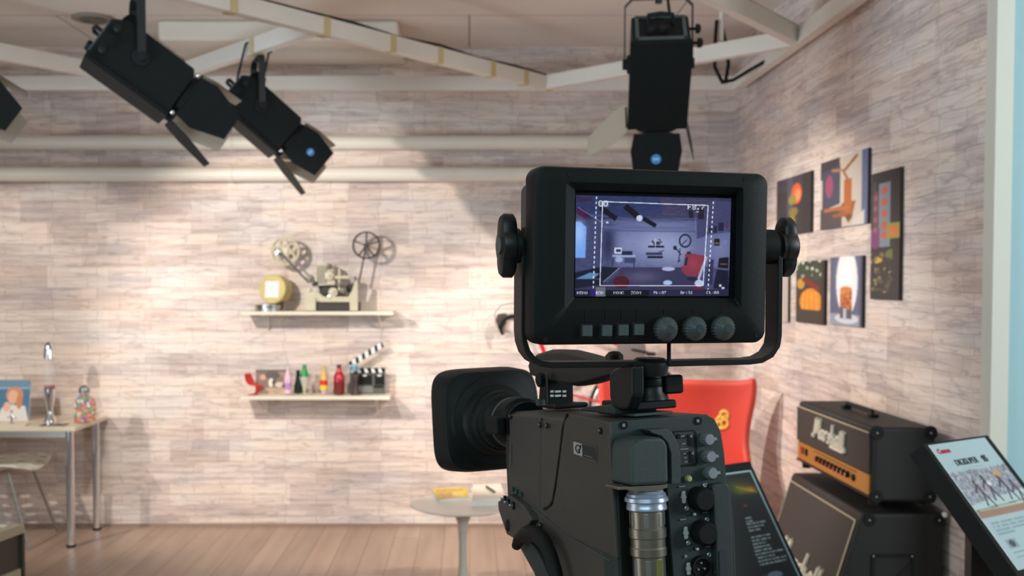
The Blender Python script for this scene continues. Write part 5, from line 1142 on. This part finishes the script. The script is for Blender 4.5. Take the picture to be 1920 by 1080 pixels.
sr(448, 558, 514, 612, (226, 234, 250)); sr(462, 572, 504, 598, (60, 70, 110)); sr(430, 625, 640, 645, (180, 188, 220)); sr(515, 590, 610, 625, (50, 58, 96)); sl(440, 650, 430, 730, 8, (60, 66, 100)); sl(620, 650, 630, 740, 8, (60, 66, 100)); sp_(cv.ell, 490, 670, 36, 26, (180, 190, 224)); sr(540, 650, 640, 700, (70, 76, 116), .7)
sp_(cv.ell, 945, 755, 62, 20, (190, 198, 228)); spl([(1095, 620), (1120, 600), (1290, 630), (1270, 760), (1200, 830), (1120, 820), (1070, 780), (1065, 730), (1110, 720)], (158, 76, 96)); sp_(cv.glow, 1170, 700, 60, 60, (180, 92, 108), .7); spl([(1100, 650), (1125, 640), (1115, 720), (1090, 720)], (60, 56, 84)); sr(1115, 590, 1150, 612, (60, 56, 84))
spl([(1290, 630), (1310, 640), (1240, 860), (1215, 850)], (196, 196, 220)); sp_(cv.ell, 1235, 890, 42, 34, (206, 214, 240)); sp_(cv.ell, 1170, 850, 50, 16, (52, 50, 78))
for x0, y0, x1, y1, c in ((1320, 360, 1350, 410, (40, 40, 66)), (1362, 345, 1390, 410, (46, 50, 80)), (1406, 310, 1455, 390, (52, 54, 90)), (1475, 310, 1495, 370, (120, 74, 96)), (1370, 465, 1420, 530, (44, 40, 56)), (1455, 475, 1490, 520, (140, 150, 200))): sr(x0, y0, x1, y1, c)
sr(1375, 500, 1415, 515, (170, 130, 80)); spl([(1420, 650), (1510, 640), (1510, 750), (1410, 740)], (34, 34, 56)); spl([(1400, 760), (1510, 770), (1520, 950), (1370, 940)], (40, 38, 66)); sr(1430, 700, 1500, 712, (150, 120, 70)); sr(1425, 900, 1450, 925, (220, 226, 244)); sr(1450, 925, 1480, 945, (220, 226, 244))
spl([(1320, 660), (1370, 665), (1360, 900), (1300, 900)], (60, 60, 94), .8)
spl([(100, 790), (340, 735), (480, 745), (340, 900), (100, 940)], (34, 40, 66)); spl([(100, 850), (230, 790), (320, 800), (260, 850)], (120, 160, 200)); sl(110, 850, 330, 850, 8, (120, 130, 170)); sl(350, 880, 500, 745, 9, (170, 176, 200)); sl(380, 880, 490, 780, 5, (130, 136, 170)); sp_(cv.ell, 515, 880, 72, 56, (104, 28, 56)); sp_(cv.ell, 940, 885, 42, 24, (186, 208, 240)); spl([(1180, 920), (1280, 930), (1270, 955), (1180, 950)], (120, 60, 80))
cv.blur(5)
cv.a = np.clip((cv.a*.95)**1.35, 0, 1)
cv.noise(.03, 2, 2)
sr(100, 950, 1520, 1015, (34, 30, 62)); sr(100, 950, 240, 1015, (18, 16, 46)); sr(242, 945, 286, 1015, (44, 20, 104)); sr(286, 925, 372, 1015, (96, 98, 110)); sr(376, 955, 770, 1015, (8, 8, 22))
wt = (226, 232, 240)
sl(338, 132, 1304, 150, 9, wt, .9); sl(336, 130, 322, 912, 9, wt, .9); sl(322, 912, 1276, 914, 8, wt, .8); sl(1304, 150, 1274, 914, 9, wt, .9)
sl(281, 85, 262, 950, 12, wt, .85, 46); sl(1352, 110, 1322, 950, 12, wt, .85, 46); sl(820, 470, 820, 560, 4, wt, .7); sl(760, 520, 880, 520, 4, wt, .4)
def st_(x, y, s_, px=1): a, b = q_(x, y); cv.text(a, b, s_, (236, 240, 244), px)
st_(300, 124, 'OO', 3); st_(1112, 142, 'F8.7', 2.8)
sr(298, 122, 390, 180, (200, 206, 220), .35)
for x, s_ in ((118, 'MENU'), (288, 'BOX'), (446, 'MONO'), (602, 'ZOOM'), (812, 'Pk:07'), (1062, 'Br:31'), (1308, 'Ct:00')): st_(x, 966, s_, 1.6)
cv.blur(2)
sy = .0105
vb_ = cvmesh('screen', cv, MF(1080, 366, sy), MF(1371, 372, sy), MF(1078, 556, sy), print_mat('lit_screen', .25, 1.0), vf, br=MF(1366, 555, sy))
# buttons, dials, lines, screws
for (x, y) in ((1099, 620), (1136, 620), (1167, 619), (1196, 618)):
    c = MF(x, y); o = vb('menu_button', G().box((c.x-.0053, -.004, c.z-.0055), (c.x+.0053, .001, c.z+.0055)), M_key, bevel=.0008)
    g = G(); g.box((c.x-.0072, -.0006, c.z-.0080), (c.x+.0060, .0005, c.z+.0070)); vb('button_surround', g, M_rub, o, bevel=.001)
for (x, y) in ((1246, 617), (1300, 616), (1353, 615)):
    c = MF(x, y); n_ = 44; rings = []
    for (r, h) in ((.0125, 0), (.0127, .002), (.0122, .006), (.0060, .0130), (.0048, .0140)):
        rings.append([c+V((math.cos(k*2*PI/n_), 0, math.sin(k*2*PI/n_)))*r*(1-(.07 if k % 2 and h < .012 else 0))+V((0, -h, 0)) for k in range(n_)])
    o = vb('dial', G().loft(rings), M_key, smooth=20); vb('dial_well', G().lathe([(.0140, 0), (.0140, .0006), (.0, .0006)], c, (0, -1, 0), 32), M_rub, o)
    vb('dial_cap', G().lathe([(.0046, .0140), (.0040, .0150), (0, .0150)], c, (0, -1, 0), 20), mat('dial_cap_grey', (.04, .06, .068), .4), o)
for x, y1 in ((1098, 606), (1136, 606), (1166, 605), (1195, 604), (1246, 592), (1300, 591), (1352, 590)):
    a = MF(x, 581, -.0001); b = MF(x, y1, -.0001); vb('label_line', G().bar(a, b, .0010, .0006, (0, -1, 0)), M_rub)
for (x, y) in ((1069, 327), (1397, 336), (1023, 637), (1419, 628)):
    c = MF(x, y); vb('bezel_screw', G().lathe([(.0026, 0), (.0026, .0004), (.0012, .0003), (0, .0002)], c, (0, -1, 0), 14), M_rub)
# yoke: flat bar bent round the monitor
yk = .044
def YK(px, py): return MF(px, py, yk)
path = [(976, 446), (975, 620), (977, 640), (983, 658), (993, 671), (1008, 680), (1028, 683), (1220, 681), (1396, 677), (1418, 674), (1436, 664), (1447, 647), (1450, 628), (1452, 452)]
yo = thing('viewfinder_yoke', 'black bent flat bar yoke with two clamp knobs, standing on the video camera mount', 'bracket', MM)
g = G(); pts = [YK(*p) for p in path]; g.flat(pts, (0, .026, 0), .0058); g.build('yoke_bar', M_blk2, yo, bevel=.0012, smooth=40)
p = YK(1219, 689); g = G(); g.lathe([(.017, -.008), (.019, .0), (.019, .006), (.015, .010)], p, (0, 0, 1), 28); g.build('yoke_boss', M_blk2, yo)
for sd, px_, kx0, kx1, cyp in ((-1, 1003, 977, 944, 461), (1, 1443, 1449, 1484, 463)):
    c = YK(976 if sd < 0 else 1451, cyp); sx = V((sd, 0, 0))
    ein = w2-.010; x_in = -c.x*sd-0  
    a = V((sd*ein, yk, c.z)); g = G(); g.cyl(a, V((c.x-sd*.003, yk, c.z)), .0185, n=28); g.build('pivot_hub', M_rub, yo)
    g = G(); g.lathe([(.0175, 0), (.0175, .005), (.016, .006)], V((c.x+sd*.003, yk, c.z)), sx, 28); g.build('washer', M_blk2, yo)
    rings = []; n_ = 48
    for (k_, h) in ((.90, .007), (1.0, .009), (1.0, .018), (.92, .021), (.5, .022)):
        rings.append([V((c.x+sd*h, yk+math.sin(t_*2*PI/n_)*(.0185+.0135*max(0, math.cos(2*(t_*2*PI/n_)))**1.3)*k_, c.z+math.cos(t_*2*PI/n_)*(.0185+.0135*max(0, math.cos(2*(t_*2*PI/n_)))**1.3)*k_)) for t_ in range(n_)])
    ko = G().loft(rings).build('clamp_knob', M_blk2, yo, smooth=40)
    G().lathe([(.009, .021), (.009, .0235), (0, .0235)], V((c.x, yk, c.z)), sx, 24).build('knob_cap', M_key, ko)
p0, p1 = YK(1243, 640), YK(1243, 683); G().tube([p0+V((0, -.014, 0)), p1+V((0, -.014, 0))], .0022, 8).build('safety_wire', M_rub, yo)
